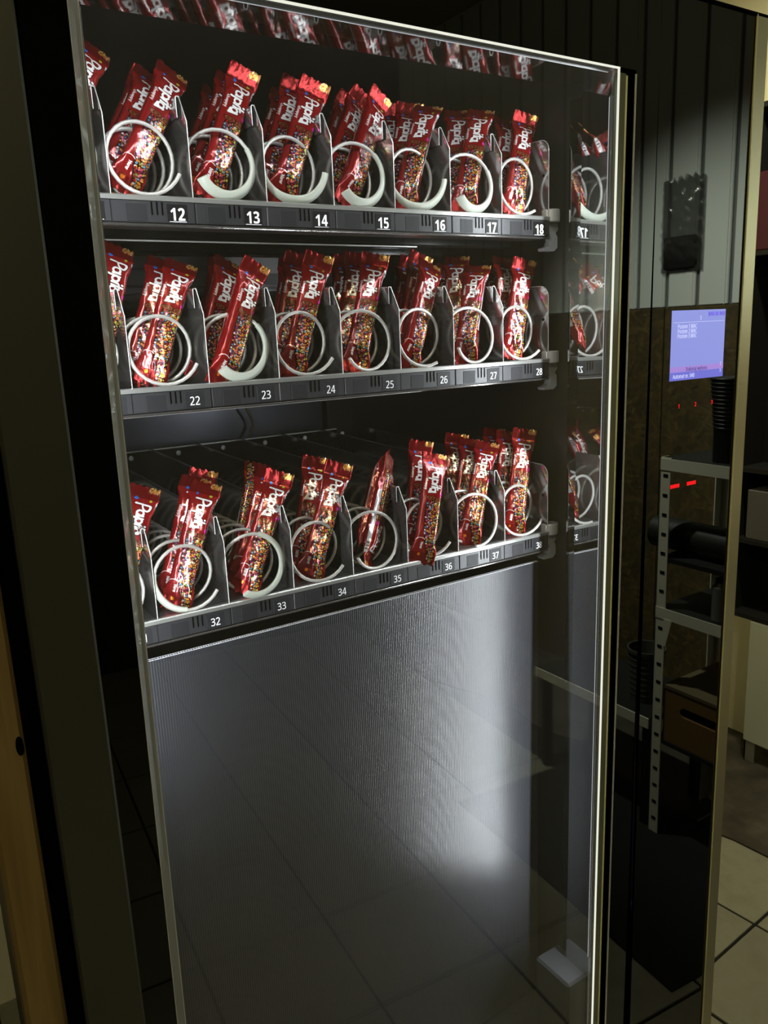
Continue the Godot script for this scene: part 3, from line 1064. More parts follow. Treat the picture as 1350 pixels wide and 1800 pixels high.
# the black twin-wall plastic sheet under the trays: liners, webs and open cells along its upper edge
func make_twin_wall() -> void:
	var b := Mb.new()
	var pitch := 0.0025
	var n := 225
	var x0 := -0.077
	var y0 := H - 1.045
	var s := b.v.size()
	for i in n * 4 + 1:
		var x := x0 + i * pitch / 4.0
		var yt := H - 0.4045 - (x + 0.0075) * 0.0098
		var ph := TAU * i / 4.0
		var slope := 0.00008 * TAU / pitch * sin(ph)
		for y in [y0, yt]:
			b.v.append(Vector3(x, y, 0.00008 * cos(ph)))
			b.n.append(Vector3(slope, 0, 1).normalized())
			b.t.append(Vector2(x, y))
	for i in n * 4:
		var p := s + i * 2
		b.tri_i(p, p + 2, p + 3, Vector3(0, 0, 1))
		b.tri_i(p, p + 3, p + 1, Vector3(0, 0, 1))
	var at := Vector3(0.2, H - 1.045, -0.002)
	var o := thing("corrugated_sheet", "black corrugated plastic sheet with vertical ribs closing the machine below the bottom tray", "panel", at)
	part("ribbed_face", b, M.ribbed, o)
	b = Mb.new()
	b.slab(x0, x0 + n * pitch, x0, x0 + n * pitch, y0, H - 0.4105, -0.0045, -0.0040)
	part("rear_liner", b, M.ribbed, o)
	b = Mb.new()
	for i in n + 1:
		var x := x0 + i * pitch
		var yt := H - 0.4045 - (x + 0.0075) * 0.0098
		b.span(Vector3(x - 0.0002, yt - 0.02, -0.0042), Vector3(x + 0.0002, yt, -0.0003))
	for i in n:
		var x := x0 + i * pitch
		var yt := H - 0.4045 - (x + 0.0075) * 0.0098
		b.span(Vector3(x, yt - 0.0004, -0.0045), Vector3(x + pitch, yt, -0.0041))
		b.span(Vector3(x, yt - 0.0003, -0.0002), Vector3(x + pitch, yt + 0.0001, 0.0003))
	var w := part("cell_webs", b, M.web, o)
	w.set_meta("kind", "stuff")
	o.rotation.y = 0.035


# ---------------------------------------------------------------- the room
func make_room() -> void:
	var b := Mb.new()
	b.span(Vector3(-1.3, -0.12, -1.15), Vector3(2.3, -0.004, 3.1))
	var fl := struct("floor", b, M.grout, "pale square floor tiles with dark joints around the machine", "floor")
	var turn := Basis(Vector3.UP, deg_to_rad(4.6))
	var meshes := []
	var p := 0.314
	b = Mb.new()
	b.box(Vector3(0, -0.004, 0), Vector3(p - 0.0075, 0.008, p - 0.0075), 0.0012)
	var tile := b.mesh()
	for i in range(-8, 7):
		for j in range(-9, 9):
			var c := Vector3(0.569, 0, 1.091) + turn * Vector3((i + 0.5) * p, 0, (j + 0.5) * p)
			if c.x < -1.12 or c.x > 1.62 or c.z < -1.0 or c.z > 2.9:
				continue
			var t := local_part("tile", tile, M["tile%d" % (absi(i * 7 + j * 3) % 3)], fl, Transform3D(turn, c + Vector3(0, 0.0006 * sin(i * 3.1 + j), 0)))
			t.set_meta("kind", "structure")
	# bare screed along the right wall, with a broken edge over the tiles
	var poly := PackedVector2Array([Vector2(2.2, -1.05), Vector2(2.2, 3.0)])
	rng.seed = 3
	for k in 42:
		poly.append(Vector2(1.66 + rng.randf_range(-0.02, 0.03) + 0.03 * sin(k * 0.5), 3.0 - k * 4.05 / 41))
	b = Mb.new()
	b.prism(poly, 0.0, 0.006, Transform3D(Basis(Vector3(1, 0, 0), Vector3(0, 0, 1), Vector3(0, 1, 0)), Vector3(0, -0.001, 0)))
	struct("floor", b, M.screed, "bare dark screed with a ragged edge along the right wall", "floor")
	b = Mb.new()
	b.span(Vector3(2.2, -0.1, -1.15), Vector3(2.3, 2.8, 3.1))
	var wr := struct("wall_right", b, M.plaster, "right wall, beige above and boarded with strand board and white panels", "wall")
	for k in 4:
		b = Mb.new()
		b.span(Vector3(2.18, 0.006, -0.2 + k * 0.8), Vector3(2.2, 1.468, 0.596 + k * 0.8), 0.002)
		part("strand_board", b, M.osb, wr)
	b = Mb.new()
	b.span(Vector3(2.197, 1.47, -0.2), Vector3(2.2, 2.74, 3.0))
	part("backing", b, M.panel_back, wr)
	for k in 26:
		b = Mb.new()
		var z := -0.2 + k * 0.123
		b.span(Vector3(2.188, 1.47, z + 0.007), Vector3(2.2, 2.74, z + 0.116), 0.003)
		b.span(Vector3(2.186, 1.47, z + 0.0165), Vector3(2.2, 2.74, z + 0.021), 0.001)
		part("white_panel", b, M.white_panel, wr)
	b = Mb.new()
	b.span(Vector3(-1.3, -0.1, -1.15), Vector3(2.3, 2.8, -1.05))
	struct("wall_back", b, M.plaster, "pale rough wall behind the machine", "wall")
	b = Mb.new()
	b.span(Vector3(-1.3, -0.1, -1.15), Vector3(-1.2, 2.8, 3.1))
	struct("wall_left", b, M.osb, "strand board wall on the left side of the room", "wall")
	b = Mb.new()
	b.span(Vector3(-1.3, -0.1, 3.0), Vector3(2.3, 2.8, 3.1))
	struct("wall_front", b, M.dark_wall, "dark wall behind the viewer", "wall")
	b = Mb.new()
	b.span(Vector3(-1.3, 2.75, -1.15), Vector3(2.3, 2.85, 3.1))
	struct("ceiling", b, M.plaster, "plain pale ceiling", "ceiling")

	# left of the machine
	b = Mb.new()
	b.span(Vector3(-0.1635, 0.0, 0.066), Vector3(-0.1345, 2.1, 0.104), 0.003)
	var o := thing("wooden_post", "brown wooden post standing against the left side of the machine", "post", Vector3(-0.149, 0, 0.085))
	part("board", b, M.wood, o)
	b = Mb.new()
	b.lathe([Vector2(0.0002, 0.0006), Vector2(0.0042, 0.0006), Vector2(0.0046, -0.001)], 12, Transform3D(Basis(Vector3(1, 0, 0), PI / 2) * Basis.from_scale(Vector3(0.6, 1, 1.8)), Vector3(-0.1385, H - 0.405, 0.1042)))
	part("knot", b, M.slot, o)
	b = Mb.new()
	var cable := PackedVector3Array()
	for k in 40:
		var f := k / 39.0
		cable.append(Vector3(-0.1680 - 0.009 * sin(minf(1.0, f * 2.2) * PI) + 0.012 * maxf(0.0, f - 0.6), 0.80 - f * 0.795, -0.3 + 0.10 * f * f))
	b.tube(cable, 0.0036, 8)
	single("power_cable", b, M.black_rubber, "black cable hanging down left of the wooden post to the tiles", "cable", Vector3(-0.13, 0.005, -0.2))
	b = Mb.new()
	rng.seed = 40
	for k in 110:
		var r := rng.randf_range(0.006, 0.017)
		b.ball(Vector3(-0.225 + rng.randf_range(-0.05, 0.035), 0.012 + rng.randf_range(0.0, 0.2), -1.035 + rng.randf_range(0.0, 0.05)), Vector3(r, r * rng.randf_range(0.7, 1.3), r), 7)
	single("plaster_lump", b, M.foam, "crumbly yellow filler at the foot of the wall, left of the wooden post", "filler", Vector3(-0.23, 0, -1.0))

	# against the right wall, beyond the machine
	o = thing("white_cabinet", "low white cabinet on short metal feet beyond the right edge of the machine", "cabinet", Vector3(2.11, 0.006, -0.42))
	b = Mb.new()
	b.span(Vector3(2.045, 0.075, -0.70), Vector3(2.178, 0.49, -0.14), 0.004)
	part("body", b, M.cabinet_white, o)
	for z in [-0.675, -0.17]:
		b = Mb.new()
		b.span(Vector3(2.047, 0.006, z - 0.018), Vector3(2.051, 0.078, z + 0.018))
		b.span(Vector3(2.047, 0.006, z - 0.018), Vector3(2.083, 0.078, z - 0.014))
		part("foot", b, M.lip, o)
	o = thing("black_cupboard", "tall black open cupboard standing on the white cabinet", "cupboard", Vector3(2.11, 0.49, -0.42))
	for y in [0.4905, 0.735, 0.96, 1.60, 2.0]:
		b = Mb.new()
		b.span(Vector3(2.045, y, -0.766), Vector3(2.170, y + 0.014, -0.134))
		part("shelf", b, M.cupboard, o)
	b = Mb.new()
	b.span(Vector3(2.17, 0.49, -0.78), Vector3(2.178, 2.014, -0.12))
	part("back", b, M.cupboard, o)
	for z in [-0.78, -0.134]:
		b = Mb.new()
		b.span(Vector3(2.045, 0.49, z), Vector3(2.178, 2.014, z + 0.014))
		part("side", b, M.cupboard, o)
	b = Mb.new()
	b.span(Vector3(2.055, 0.749, -0.74), Vector3(2.165, 0.905, -0.40), 0.003)
	single("grey_carton", b, M.grey_card, "grey carton on a lower shelf of the black cupboard", "box", Vector3(2.11, 0.749, -0.57))
	b = Mb.new()
	b.span(Vector3(2.05, 1.614, -0.762), Vector3(2.165, 1.83, -0.42), 0.003)
	single("dark_red_carton", b, M.wine_card, "dark red carton on an upper shelf of the black cupboard", "box", Vector3(2.11, 1.614, -0.59))

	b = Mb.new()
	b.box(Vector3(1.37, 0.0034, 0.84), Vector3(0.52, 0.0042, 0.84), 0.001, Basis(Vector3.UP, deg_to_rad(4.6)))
	single("added_shade_mat", b, M.floor_shade, "added black sheet standing in for shade on the tiles before the cream rack", "mat", Vector3(1.37, 0.0013, 0.84))  # added sheet; its black stands in for shade on the mirrored floor
	# the rack that the black glass mirrors
	o = thing("metal_rack", "cream metal shelf rack of punched angle posts to the right of the viewer", "rack", Vector3(1.63, 0.006, 0.55))
	for x in [1.5, 1.765]:
		for z in [0.26, 0.855]:
			var sx := 1.0 if x < 1.6 else -1.0
			var sz := 1.0 if z < 0.5 else -1.0
			b = Mb.new()
			b.span(Vector3(x, 0.006, z), Vector3(x + sx * 0.0025, 1.085, z + sz * 0.032))
			b.span(Vector3(x, 0.006, z), Vector3(x + sx * 0.032, 1.085, z + sz * 0.0025))
			var post := part("post", b, M.cream_metal, o)
			for k in 20:
				b = Mb.new()
				b.box(Vector3(x - sx * 0.0004, 0.05 + k * 0.052, z + sz * 0.018), Vector3(0.001, 0.008, 0.014))
				part("hole", b, M.slot, post)
	for y in [0.30, 0.68, 0.82, 1.082]:
		b = Mb.new()
		b.span(Vector3(1.502, y - 0.012, 0.262), Vector3(1.763, y, 0.853))
		var shelf := part("shelf", b, M.shelf_board, o)
		if y > 0.6 and y != 0.82:
			b = Mb.new()
			b.span(Vector3(1.4985, y - 0.030, 0.262), Vector3(1.5010, y, 0.853))
			part("flange", b, M.cream_metal, shelf)
	b = Mb.new()
	b.prism(PackedVector2Array([Vector2(0.800, 0.652), Vector2(0.826, 0.652), Vector2(0.826, 0.575), Vector2(0.818, 0.575)]), 1.4975, 1.4985, Transform3D(Basis(Vector3(0, 0, 1), Vector3(0, 1, 0), Vector3(1, 0, 0)), Vector3.ZERO))
	part("gusset", b, M.cream_metal, o)
	b = Mb.new()
	var pr := [Vector2(0.001, 0.0), Vector2(0.034, 0.0)]
	for k in 13:
		pr.append(Vector2(0.0345 + k * 0.0009, 0.08 + k * 0.0098))
		pr.append(Vector2(0.0365 + k * 0.0009, 0.083 + k * 0.0098))
		pr.append(Vector2(0.0365 + k * 0.0009, 0.086 + k * 0.0098))
		pr.append(Vector2(0.0345 + k * 0.0009, 0.088 + k * 0.0098))
	pr.append(Vector2(0.001, 0.21))
	b.lathe(pr, 24, Transform3D(Basis(), Vector3(1.56, 1.082, 0.705)))
	single("plant_pot_stack", b, M.pot, "stack of black plastic pots on top of the cream rack", "pots", Vector3(1.56, 1.082, 0.705))
	b = Mb.new()
	b.lathe([Vector2(0.036, 0.0), Vector2(0.043, 0.0), Vector2(0.043, 0.36), Vector2(0.036, 0.36), Vector2(0.036, 0.0)], 24, Transform3D(Basis(Vector3(1, 0, 0), PI / 2), Vector3(1.58, 0.864, 0.56)))
	single("grey_pipe", b, M.pipe, "dark grey pipe end lying on the middle rack shelf", "pipe", Vector3(1.58, 0.82, 0.7))
	o = thing("funnel", "pale plastic funnel standing on the middle rack shelf", "funnel", Vector3(1.545, 0.82, 0.50))
	b = Mb.new()
	b.lathe([Vector2(0.046, 0.0), Vector2(0.048, 0.004), Vector2(0.046, 0.03), Vector2(0.012, 0.085), Vector2(0.007, 0.15), Vector2(0.005, 0.15), Vector2(0.010, 0.084), Vector2(0.043, 0.03)], 24, Transform3D(Basis(), Vector3(1.545, 0.821, 0.50)))
	part("cone", b, M.funnel, o)
	o = thing("spray_can", "aerosol can with a worn label on the lower rack shelf", "can", Vector3(1.535, 0.68, 0.68))
	b = Mb.new()
	b.lathe([Vector2(0.001, 0.0), Vector2(0.023, 0.0), Vector2(0.025, 0.004), Vector2(0.025, 0.09), Vector2(0.019, 0.102)], 20, Transform3D(Basis(), Vector3(1.535, 0.68, 0.68)))
	part("body", b, M.can, o)
	b = Mb.new()
	b.lathe([Vector2(0.019, 0.102), Vector2(0.019, 0.11), Vector2(0.009, 0.114), Vector2(0.009, 0.124), Vector2(0.001, 0.124)], 16, Transform3D(Basis(), Vector3(1.535, 0.68, 0.68)))
	part("cap", b, M.black_metal, o)
	o = thing("wooden_crate", "brown wooden crate with a slotted hand hole on the lowest rack shelf", "crate", Vector3(1.63, 0.30, 0.69))
	# the front, with a rounded hand hole cut through it
	var hole := PackedVector2Array()
	for k in 24:
		var a := TAU * k / 24
		hole.append(Vector2(0.700 + (0.055 if cos(a) > 0 else -0.055) + 0.014 * cos(a), 0.402 + 0.014 * sin(a)))
	b = Mb.new()
	var upper := PackedVector2Array([Vector2(0.55, 0.402), Vector2(0.55, 0.452), Vector2(0.822, 0.452), Vector2(0.822, 0.402)])
	for k in range(0, 13):
		upper.append(hole[k])
	var lower := PackedVector2Array([Vector2(0.55, 0.402), Vector2(0.55, 0.301), Vector2(0.822, 0.301), Vector2(0.822, 0.402)])
	for k in range(24, 11, -1):
		lower.append(hole[k % 24])
	var front := Transform3D(Basis(Vector3(0, 0, 1), Vector3(0, 1, 0), Vector3(1, 0, 0)), Vector3.ZERO)
	b.prism(upper, 1.506, 1.518, front)
	b.prism(lower, 1.506, 1.518, front)
	part("front_board", b, M.crate_wood, o)
	for q in [[Vector3(1.518, 0.301, 0.55), Vector3(1.755, 0.452, 0.562)], [Vector3(1.518, 0.301, 0.81), Vector3(1.755, 0.452, 0.822)], [Vector3(1.743, 0.301, 0.562), Vector3(1.755, 0.452, 0.81)], [Vector3(1.518, 0.301, 0.562), Vector3(1.743, 0.309, 0.81)]]:
		b = Mb.new()
		b.span(q[0], q[1])
		part("side_board", b, M.crate_wood, o)
	b = Mb.new()
	b.span(Vector3(1.504, 0.453, 0.546), Vector3(1.757, 0.466, 0.822), 0.002)
	part("lid", b, M.crate_lid, o)
	o = thing("low_bench", "low dark bench with a white front edge beside the rack", "bench", Vector3(1.63, 0.006, 1.09))
	b = Mb.new()
	b.span(Vector3(1.503, 0.322, 0.865), Vector3(1.77, 0.342, 1.32), 0.002)
	part("board", b, M.shelf_board, o)
	b = Mb.new()
	b.span(Vector3(1.499, 0.312, 0.865), Vector3(1.5025, 0.344, 1.32), 0.001)
	part("front_edge", b, M.cream_metal, o)
	for z in [0.88, 1.28]:
		for x in [1.52, 1.74]:
			b = Mb.new()
			b.span(Vector3(x - 0.012, 0.006, z - 0.012), Vector3(x + 0.012, 0.322, z + 0.012))
			part("leg", b, M.black_metal, o)
	o = thing("grey_bucket", "ribbed grey bucket standing on the low bench", "bucket", Vector3(1.60, 0.342, 0.96))
	b = Mb.new()
	b.lathe([Vector2(0.001, 0.0), Vector2(0.044, 0.0), Vector2(0.052, 0.15), Vector2(0.055, 0.15), Vector2(0.055, 0.16), Vector2(0.050, 0.16), Vector2(0.042, 0.008), Vector2(0.001, 0.008)], 28, Transform3D(Basis(), Vector3(1.60, 0.342, 0.96)))
	part("body", b, M.bucket, o)
	for k in 7:
		b = Mb.new()
		b.lathe([Vector2(0.0445 + k * 0.001, 0.02 + k * 0.018), Vector2(0.0462 + k * 0.001, 0.023 + k * 0.018), Vector2(0.0452 + k * 0.001, 0.027 + k * 0.018)], 28, Transform3D(Basis(), Vector3(1.60, 0.342, 0.96)))
		part("rib", b, M.bucket, o)
	# crumpled clear bag on the wall
	var f := FastNoiseLite.new()
	f.seed = 9
	f.frequency = 9.0
	b = Mb.new()
	for side in 2:
		var s := b.v.size()
		for i in 25:
			for j in 17:
				var u := j / 16.0
				var w := i / 24.0
				var e := minf(minf(u, 1 - u), minf(w, 1 - w))
				var th := 0.004 + 0.022 * smoothstep(0.0, 0.3, e)
				var q := Vector3(2.183 - (th + 0.016 * f.get_noise_2d(u * 1.1, w * 2.0) if side == 0 else 0.001), 1.585 + w * 0.30 + (0.03 * f.get_noise_2d(u * 3.0, 7.0) if i == 24 else 0.0), 1.255 + u * 0.165)
				b.v.append(q)
				b.t.append(Vector2(u, w))
				b.n.append(Vector3(-1, 0, 0) if side == 0 else Vector3(1, 0, 0))
		for i in 24:
			for j in 16:
				var q := s + i * 17 + j
				b.tri_i(q, q + 1, q + 18, b.n[q])
				b.tri_i(q, q + 18, q + 17, b.n[q])
	var st := SurfaceTool.new()
	st.create_from(b.mesh(), 0)
	st.generate_normals()
	var bag := thing("plastic_bag", "crumpled clear plastic bag with dark contents hung on the white wall panels", "bag", Vector3(2.18, 1.585, 1.34))
	local_part("film", st.commit(), M.bag, bag, Transform3D(Basis(), -bag.position))
	b = Mb.new()
	b.span(Vector3(2.170, 1.595, 1.275), Vector3(2.181, 1.70, 1.405), 0.004)
	part("contents", b, M.pot, bag)
	# lamps
	o = thing("ceiling_lamp", "shaded ceiling lamp beyond the right end of the machine", "lamp", Vector3(1.55, 2.75, -0.30))
	b = Mb.new()
	b.lathe([Vector2(0.01, 0.07), Vector2(0.05, 0.07), Vector2(0.14, 0.0), Vector2(0.138, 0.0), Vector2(0.048, 0.066), Vector2(0.01, 0.066)], 28, Transform3D(Basis(), Vector3(1.55, 2.68, -0.30)))
	part("shade", b, M.black_metal, o)
	b = Mb.new()
	b.ball(Vector3(1.55, 2.70, -0.30), Vector3(0.035, 0.035, 0.035), 14)
	part("lamp_bulb", b, M.lamp_glow, o)
	o = thing("ceiling_lamp", "added fill bulb on the ceiling behind the viewer", "lamp", Vector3(-0.6, 2.75, 1.7))  # added fill lamp, unseen, to lift the dark left side
	b = Mb.new()
	b.lathe([Vector2(0.001, 0.0), Vector2(0.03, 0.0), Vector2(0.03, 0.06), Vector2(0.05, 0.08)], 20, Transform3D(Basis(), Vector3(-0.6, 2.67, 1.7)))
	part("socket", b, M.black_metal, o)
	b = Mb.new()
	b.ball(Vector3(-0.6, 2.63, 1.7), Vector3(0.035, 0.045, 0.035), 14)
	part("lamp_bulb", b, M.lamp_glow, o)
	o = thing("wall_lamp", "small shaded work lamp on the ceiling aimed at the rack", "lamp", Vector3(1.0, 2.75, 1.35))
	b = Mb.new()
	b.lathe([Vector2(0.01, 0.08), Vector2(0.02, 0.08), Vector2(0.045, 0.0), Vector2(0.043, 0.0), Vector2(0.018, 0.07), Vector2(0.01, 0.07)], 24, Transform3D(Basis(), Vector3(1.0, 2.64, 1.35)))
	b.tube(PackedVector3Array([Vector3(1.0, 2.72, 1.35), Vector3(1.0, 2.75, 1.35)]), 0.008, 10)
	part("shade", b, M.black_metal, o)
	b = Mb.new()
	b.ball(Vector3(1.0, 2.665, 1.35), Vector3(0.02, 0.02, 0.02), 12)
	part("bulb", b, M.lamp_glow, o)


func _ready() -> void:
	var cam := Camera3D.new()
	cam.name = "camera"
	cam.position = Vector3(-0.19224, 1.43004, 0.70630)
	cam.rotation = Vector3(-0.22222, -0.56220, -0.04293)
	cam.fov = 65.3356
	cam.near = 0.02
	cam.far = 30.0
	add_child(cam)
	cam.current = true
	var env := Environment.new()
	env.background_mode = Environment.BG_COLOR
	env.background_color = Color.BLACK
	env.tonemap_mode = Environment.TONE_MAPPER_LINEAR
	env.tonemap_exposure = 1.0
	env.sdfgi_enabled = true
	env.ssao_enabled = true
	env.ssil_enabled = true
	var we := WorldEnvironment.new()
	we.name = "environment"
	we.environment = env
	add_child(we)
	var lamp := SpotLight3D.new()
	lamp.name = "ceiling_lamp_light"
	lamp.look_at_from_position(Vector3(1.55, 2.62, -0.30), Vector3(1.70, 0.3, -0.50), Vector3.UP)
	lamp.spot_angle = 74.0
	lamp.spot_angle_attenuation = 0.9
	lamp.light_color = Color(1.0, 0.96, 0.82)
	lamp.light_energy = LAMP_CEILING
	lamp.light_size = 0.06
	lamp.spot_range = 8.0
	lamp.spot_attenuation = 2.0
	lamp.shadow_enabled = true
	add_child(lamp)
	var spot := SpotLight3D.new()
	spot.name = "wall_lamp_light"
	spot.position = Vector3(1.0, 2.63, 1.35)
	spot.look_at_from_position(spot.position, Vector3(2.2, 0.75, 1.15), Vector3.UP)
	spot.spot_angle = 33.5
	spot.spot_angle_attenuation = 1.0
	spot.light_color = Color(0.97, 1.0, 0.92)
	spot.light_energy = LAMP_WALL
	spot.light_size = 0.03
	spot.spot_range = 8.0
	spot.spot_attenuation = 2.0
	spot.shadow_enabled = true
	add_child(spot)

	var left := OmniLight3D.new()  # fill light added for the left profile, post and floor
	left.name = "added_fill_light"
	left.position = Vector3(-0.6, 2.63, 1.7)
	left.light_color = Color(1.0, 0.96, 0.80)
	left.light_energy = FILL_LEFT
	left.light_size = 0.04
	left.omni_range = 8.0
	left.omni_attenuation = 2.0
	left.shadow_enabled = true
	add_child(left)

	materials()
	make_room()
	make_machine()
	make_twin_wall()
	for r in 3:
		make_tray(r)
	make_coils()
	make_packets()


const LED_RIGHT := 0.30
const LED_LEFT := 0.15
const LED_TOP := 0.06
const LAMP_CEILING := 1.4
const LAMP_WALL := 16.0
const FILL_LEFT := 0.58


func materials() -> void:
	var print_ := wrapper_print()
	var crumple := noise_tex(4, 0.018, 512, [], 5, 5.0)
	var fine := noise_tex(8, 0.03, 512, [[0.0, Color(0.3, 0.3, 0.3)], [1.0, Color(0.7, 0.7, 0.7)]])
	M.film = mat(Color.WHITE, 0.18, 0.38)
	M.film.albedo_texture = print_
	M.film.normal_enabled = true
	M.film.normal_texture = crumple
	M.film.normal_scale = 0.18
	M.film.clearcoat_enabled = true
	M.film.clearcoat = 0.4
	M.film.clearcoat_roughness = 0.12
	M.foil = mat(Color(1, 1, 1), 0.27, 0.7)
	M.foil.albedo_texture = print_
	M.foil.normal_enabled = true
	M.foil.normal_texture = crumple
	M.foil.normal_scale = 0.4
	M.wire = mat(Color(0.68, 0.67, 0.645), 0.33, 0.35)
	M.sleeve = mat(Color(0.64, 0.66, 0.61), 0.45)
	M.sleeve.subsurf_scatter_enabled = true
	M.sleeve.subsurf_scatter_strength = 0.1
	M.tray = mat(Color(0.30, 0.30, 0.30), 0.35, 0.5)
	M.lip = mat(Color(0.72, 0.72, 0.70), 0.28, 0.8)
	M.rail_back = mat(Color(0.05, 0.05, 0.05), 0.4)
	M.rail_edge = mat(Color(0.55, 0.53, 0.52), 0.16, 0.9)
	M.plastic = mat(Color(0.135, 0.135, 0.145), 0.38)
	M.plate = mat(Color(0.10, 0.10, 0.11), 0.5, 0.0, 0.35)
	M.black_plate = mat(Color(0.03, 0.03, 0.03), 0.5, 0.0, 0.3)
	M.slot = mat(Color(0.01, 0.01, 0.01), 0.8, 0.0, 0.1)
	M.white_print = mat(Color(0.92, 0.92, 0.92), 0.5)
	M.sheet = mat(Color(0.62, 0.61, 0.60), 0.15, 0.92)
	M.sheet.normal_enabled = true
	M.sheet.normal_texture = noise_tex(21, 0.006, 256, [], 2, 2.0)
	M.sheet.uv1_triplanar = true
	M.sheet.uv1_scale = Vector3(9, 3, 9)
	M.sheet.normal_scale = 0.12
	M.bright_edge = mat(Color(0.82, 0.82, 0.80), 0.3, 0.6)
	M.rivet = mat(Color(0.95, 0.95, 0.94), 0.5)
	M.chrome = mat(Color(0.80, 0.79, 0.75), 0.28, 0.6)
	M.catch_plastic = mat(Color(0.55, 0.56, 0.57), 0.35)
	M.catch_grey = mat(Color(0.12, 0.125, 0.135), 0.5)
	M.runner = mat(Color(0.15, 0.15, 0.15), 0.2, 0.8)
	M.black_metal = mat(Color(0.07, 0.07, 0.07), 0.45, 0.1)
	M.lining = mat(Color(0.06, 0.06, 0.06), 0.35, 0.1)
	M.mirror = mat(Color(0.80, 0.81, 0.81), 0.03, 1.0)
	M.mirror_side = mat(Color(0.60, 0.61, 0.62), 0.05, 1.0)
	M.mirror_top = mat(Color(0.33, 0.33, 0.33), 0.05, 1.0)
	M.back_dark = mat(Color(0.10, 0.10, 0.10), 0.4, 0.1)
	M.back_grey = mat(Color(0.66, 0.66, 0.66), 0.5)
	M.back_blue = mat(Color(0.24, 0.25, 0.29), 0.28, 0.4)
	M.old_cable = mat(Color(0.35, 0.30, 0.18), 0.6)
	M.ledge = mat(Color(0.09, 0.09, 0.09), 0.4)
	M.black_glass = mat(Color(0.02, 0.02, 0.02), 0.015, 0.0, 0.5)
	M.edge_metal = mat(Color(0.74, 0.71, 0.60), 0.34, 0.7)
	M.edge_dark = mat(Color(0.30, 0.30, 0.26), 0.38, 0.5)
	M.pane = mat(Color(1, 1, 1, 0.02), 0.0, 0.0, 0.42)
	M.pane.transparency = BaseMaterial3D.TRANSPARENCY_ALPHA
	M.acrylic_edge = mat(Color(0.62, 0.63, 0.63, 0.7), 0.3)
	M.acrylic_edge.transparency = BaseMaterial3D.TRANSPARENCY_ALPHA
	M.acrylic_line = mat(Color(0.75, 0.76, 0.75), 0.3)
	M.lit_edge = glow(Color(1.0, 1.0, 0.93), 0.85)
	M.flange = mat(Color(0.40, 0.41, 0.32), 0.15)
	M.gold_line = mat(Color(0.92, 0.90, 0.68), 0.4)
	M.grey_line = mat(Color(0.80, 0.80, 0.78), 0.4)
	M.screen = glow(Color(0.56, 0.59, 0.89), 0.95)
	M.screen_pink = glow(Color(0.66, 0.53, 0.86), 0.95)
	M.screen_low = glow(Color(0.44, 0.44, 0.84), 0.95)
	M.screen_box = glow(Color(0.40, 0.38, 0.86), 0.95)
	M.screen_white = glow(Color(0.82, 0.84, 1.0), 1.0)
	M.screen_text = glow(Color(0.58, 0.56, 0.95), 1.0)
	M.screen_dark = glow(Color(0.32, 0.30, 0.60), 0.8)
	M.red_led = glow(Color(1.0, 0.05, 0.10), 0.95)
	M.led = glow(Color(0.95, 0.98, 1.0), 0.5)
	M.lamp_glow = glow(Color(1.0, 0.95, 0.8), 2.0)
	M.ribbed = mat(Color(0.145, 0.147, 0.16), 0.30)
	M.web = mat(Color(0.78, 0.78, 0.80), 0.4)
	M.grout = mat(Color(0.07, 0.065, 0.055), 0.9)
	for k in 3:
		M["tile%d" % k] = mat(Color(0.60, 0.60, 0.53).darkened(k * 0.04), 0.3)
		M["tile%d" % k].albedo_texture = noise_tex(30 + k, 0.02, 256, [[0.0, Color(0.93, 0.92, 0.90)], [0.6, Color(1, 1, 1)], [1.0, Color(0.96, 0.95, 0.93)]])
		M["tile%d" % k].uv1_triplanar = true
		M["tile%d" % k].uv1_world_triplanar = true
		M["tile%d" % k].uv1_scale = Vector3(2, 2, 2)
	M.screed = mat(Color(0.34, 0.32, 0.27), 0.8)
	M.screed.albedo_texture = noise_tex(41, 0.012, 512, [[0.0, Color(0.55, 0.53, 0.5)], [1.0, Color(1, 1, 1)]], 5)
	M.screed.uv1_triplanar = true
	M.screed.uv1_world_triplanar = true
	M.screed.uv1_scale = Vector3(1.2, 1.2, 1.2)
	M.plaster = mat(Color(0.92, 0.90, 0.78), 0.8)
	M.dark_wall = mat(Color(0.16, 0.15, 0.12), 0.8)
	M.osb = mat(Color(0.72, 0.72, 0.72), 0.7)
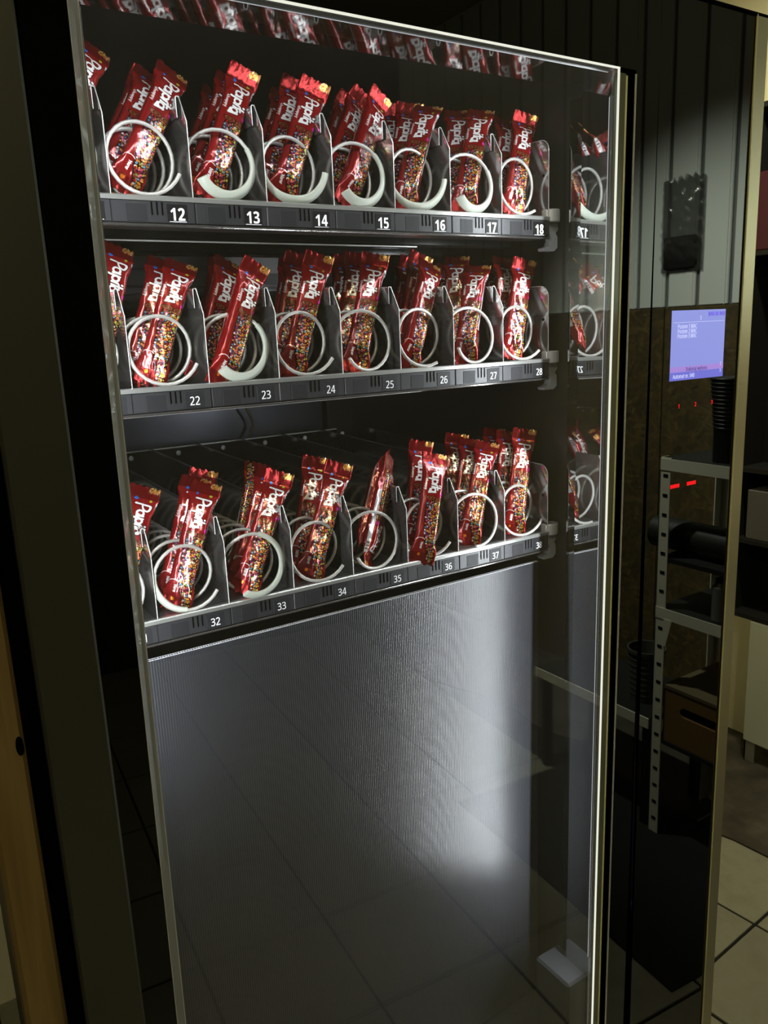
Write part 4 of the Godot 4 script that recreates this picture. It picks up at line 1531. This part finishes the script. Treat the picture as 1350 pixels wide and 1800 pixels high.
	M.osb.albedo_texture = osb_texture(Color(0.60, 0.52, 0.30))
	M.osb.uv1_triplanar = true
	M.osb.uv1_world_triplanar = true
	M.osb.uv1_scale = Vector3(1.6, 1.6, 1.6)
	M.white_panel = mat(Color(0.86, 0.88, 0.86), 0.5)
	M.panel_back = mat(Color(0.40, 0.41, 0.40), 0.6)
	M.wood = mat(Color(0.52, 0.43, 0.25), 0.6)
	M.wood.albedo_texture = noise_tex(50, 0.01, 256, [[0.0, Color(0.75, 0.72, 0.68)], [0.5, Color(1, 1, 1)], [1.0, Color(0.85, 0.82, 0.78)]], 4)
	M.wood.uv1_triplanar = true
	M.wood.uv1_scale = Vector3(14, 0.8, 14)
	M.black_rubber = mat(Color(0.06, 0.055, 0.05), 0.6)
	M.foam = mat(Color(0.86, 0.78, 0.56), 0.9)
	M.cabinet_white = mat(Color(0.78, 0.80, 0.74), 0.5)
	M.grey_card = mat(Color(0.36, 0.36, 0.35), 0.7)
	M.wine_card = mat(Color(0.26, 0.03, 0.12), 0.6)
	M.cream_metal = mat(Color(0.92, 0.91, 0.82), 0.5)
	M.shelf_board = mat(Color(0.10, 0.10, 0.09), 0.6)
	M.cupboard = mat(Color(0.025, 0.025, 0.025), 0.7)
	M.floor_shade = mat(Color(0.035, 0.035, 0.033), 0.85)  # shade of the mirrored floor, put into the colour
	M.bracket = mat(Color(0.90, 0.90, 0.90), 0.35, 0.2)
	M.funnel = mat(Color(0.38, 0.38, 0.35), 0.5)
	M.pot = mat(Color(0.06, 0.06, 0.055), 0.45)
	M.can = mat(Color(0.50, 0.50, 0.48), 0.35, 0.4)
	M.crate_wood = mat(Color(0.50, 0.37, 0.18), 0.7)
	M.crate_lid = mat(Color(0.42, 0.37, 0.26), 0.7)
	M.bucket = mat(Color(0.30, 0.30, 0.28), 0.55)
	M.pipe = mat(Color(0.13, 0.13, 0.12), 0.5)
	M.bag = mat(Color(0.30, 0.30, 0.29, 0.4), 0.2)
	M.bag.transparency = BaseMaterial3D.TRANSPARENCY_ALPHA
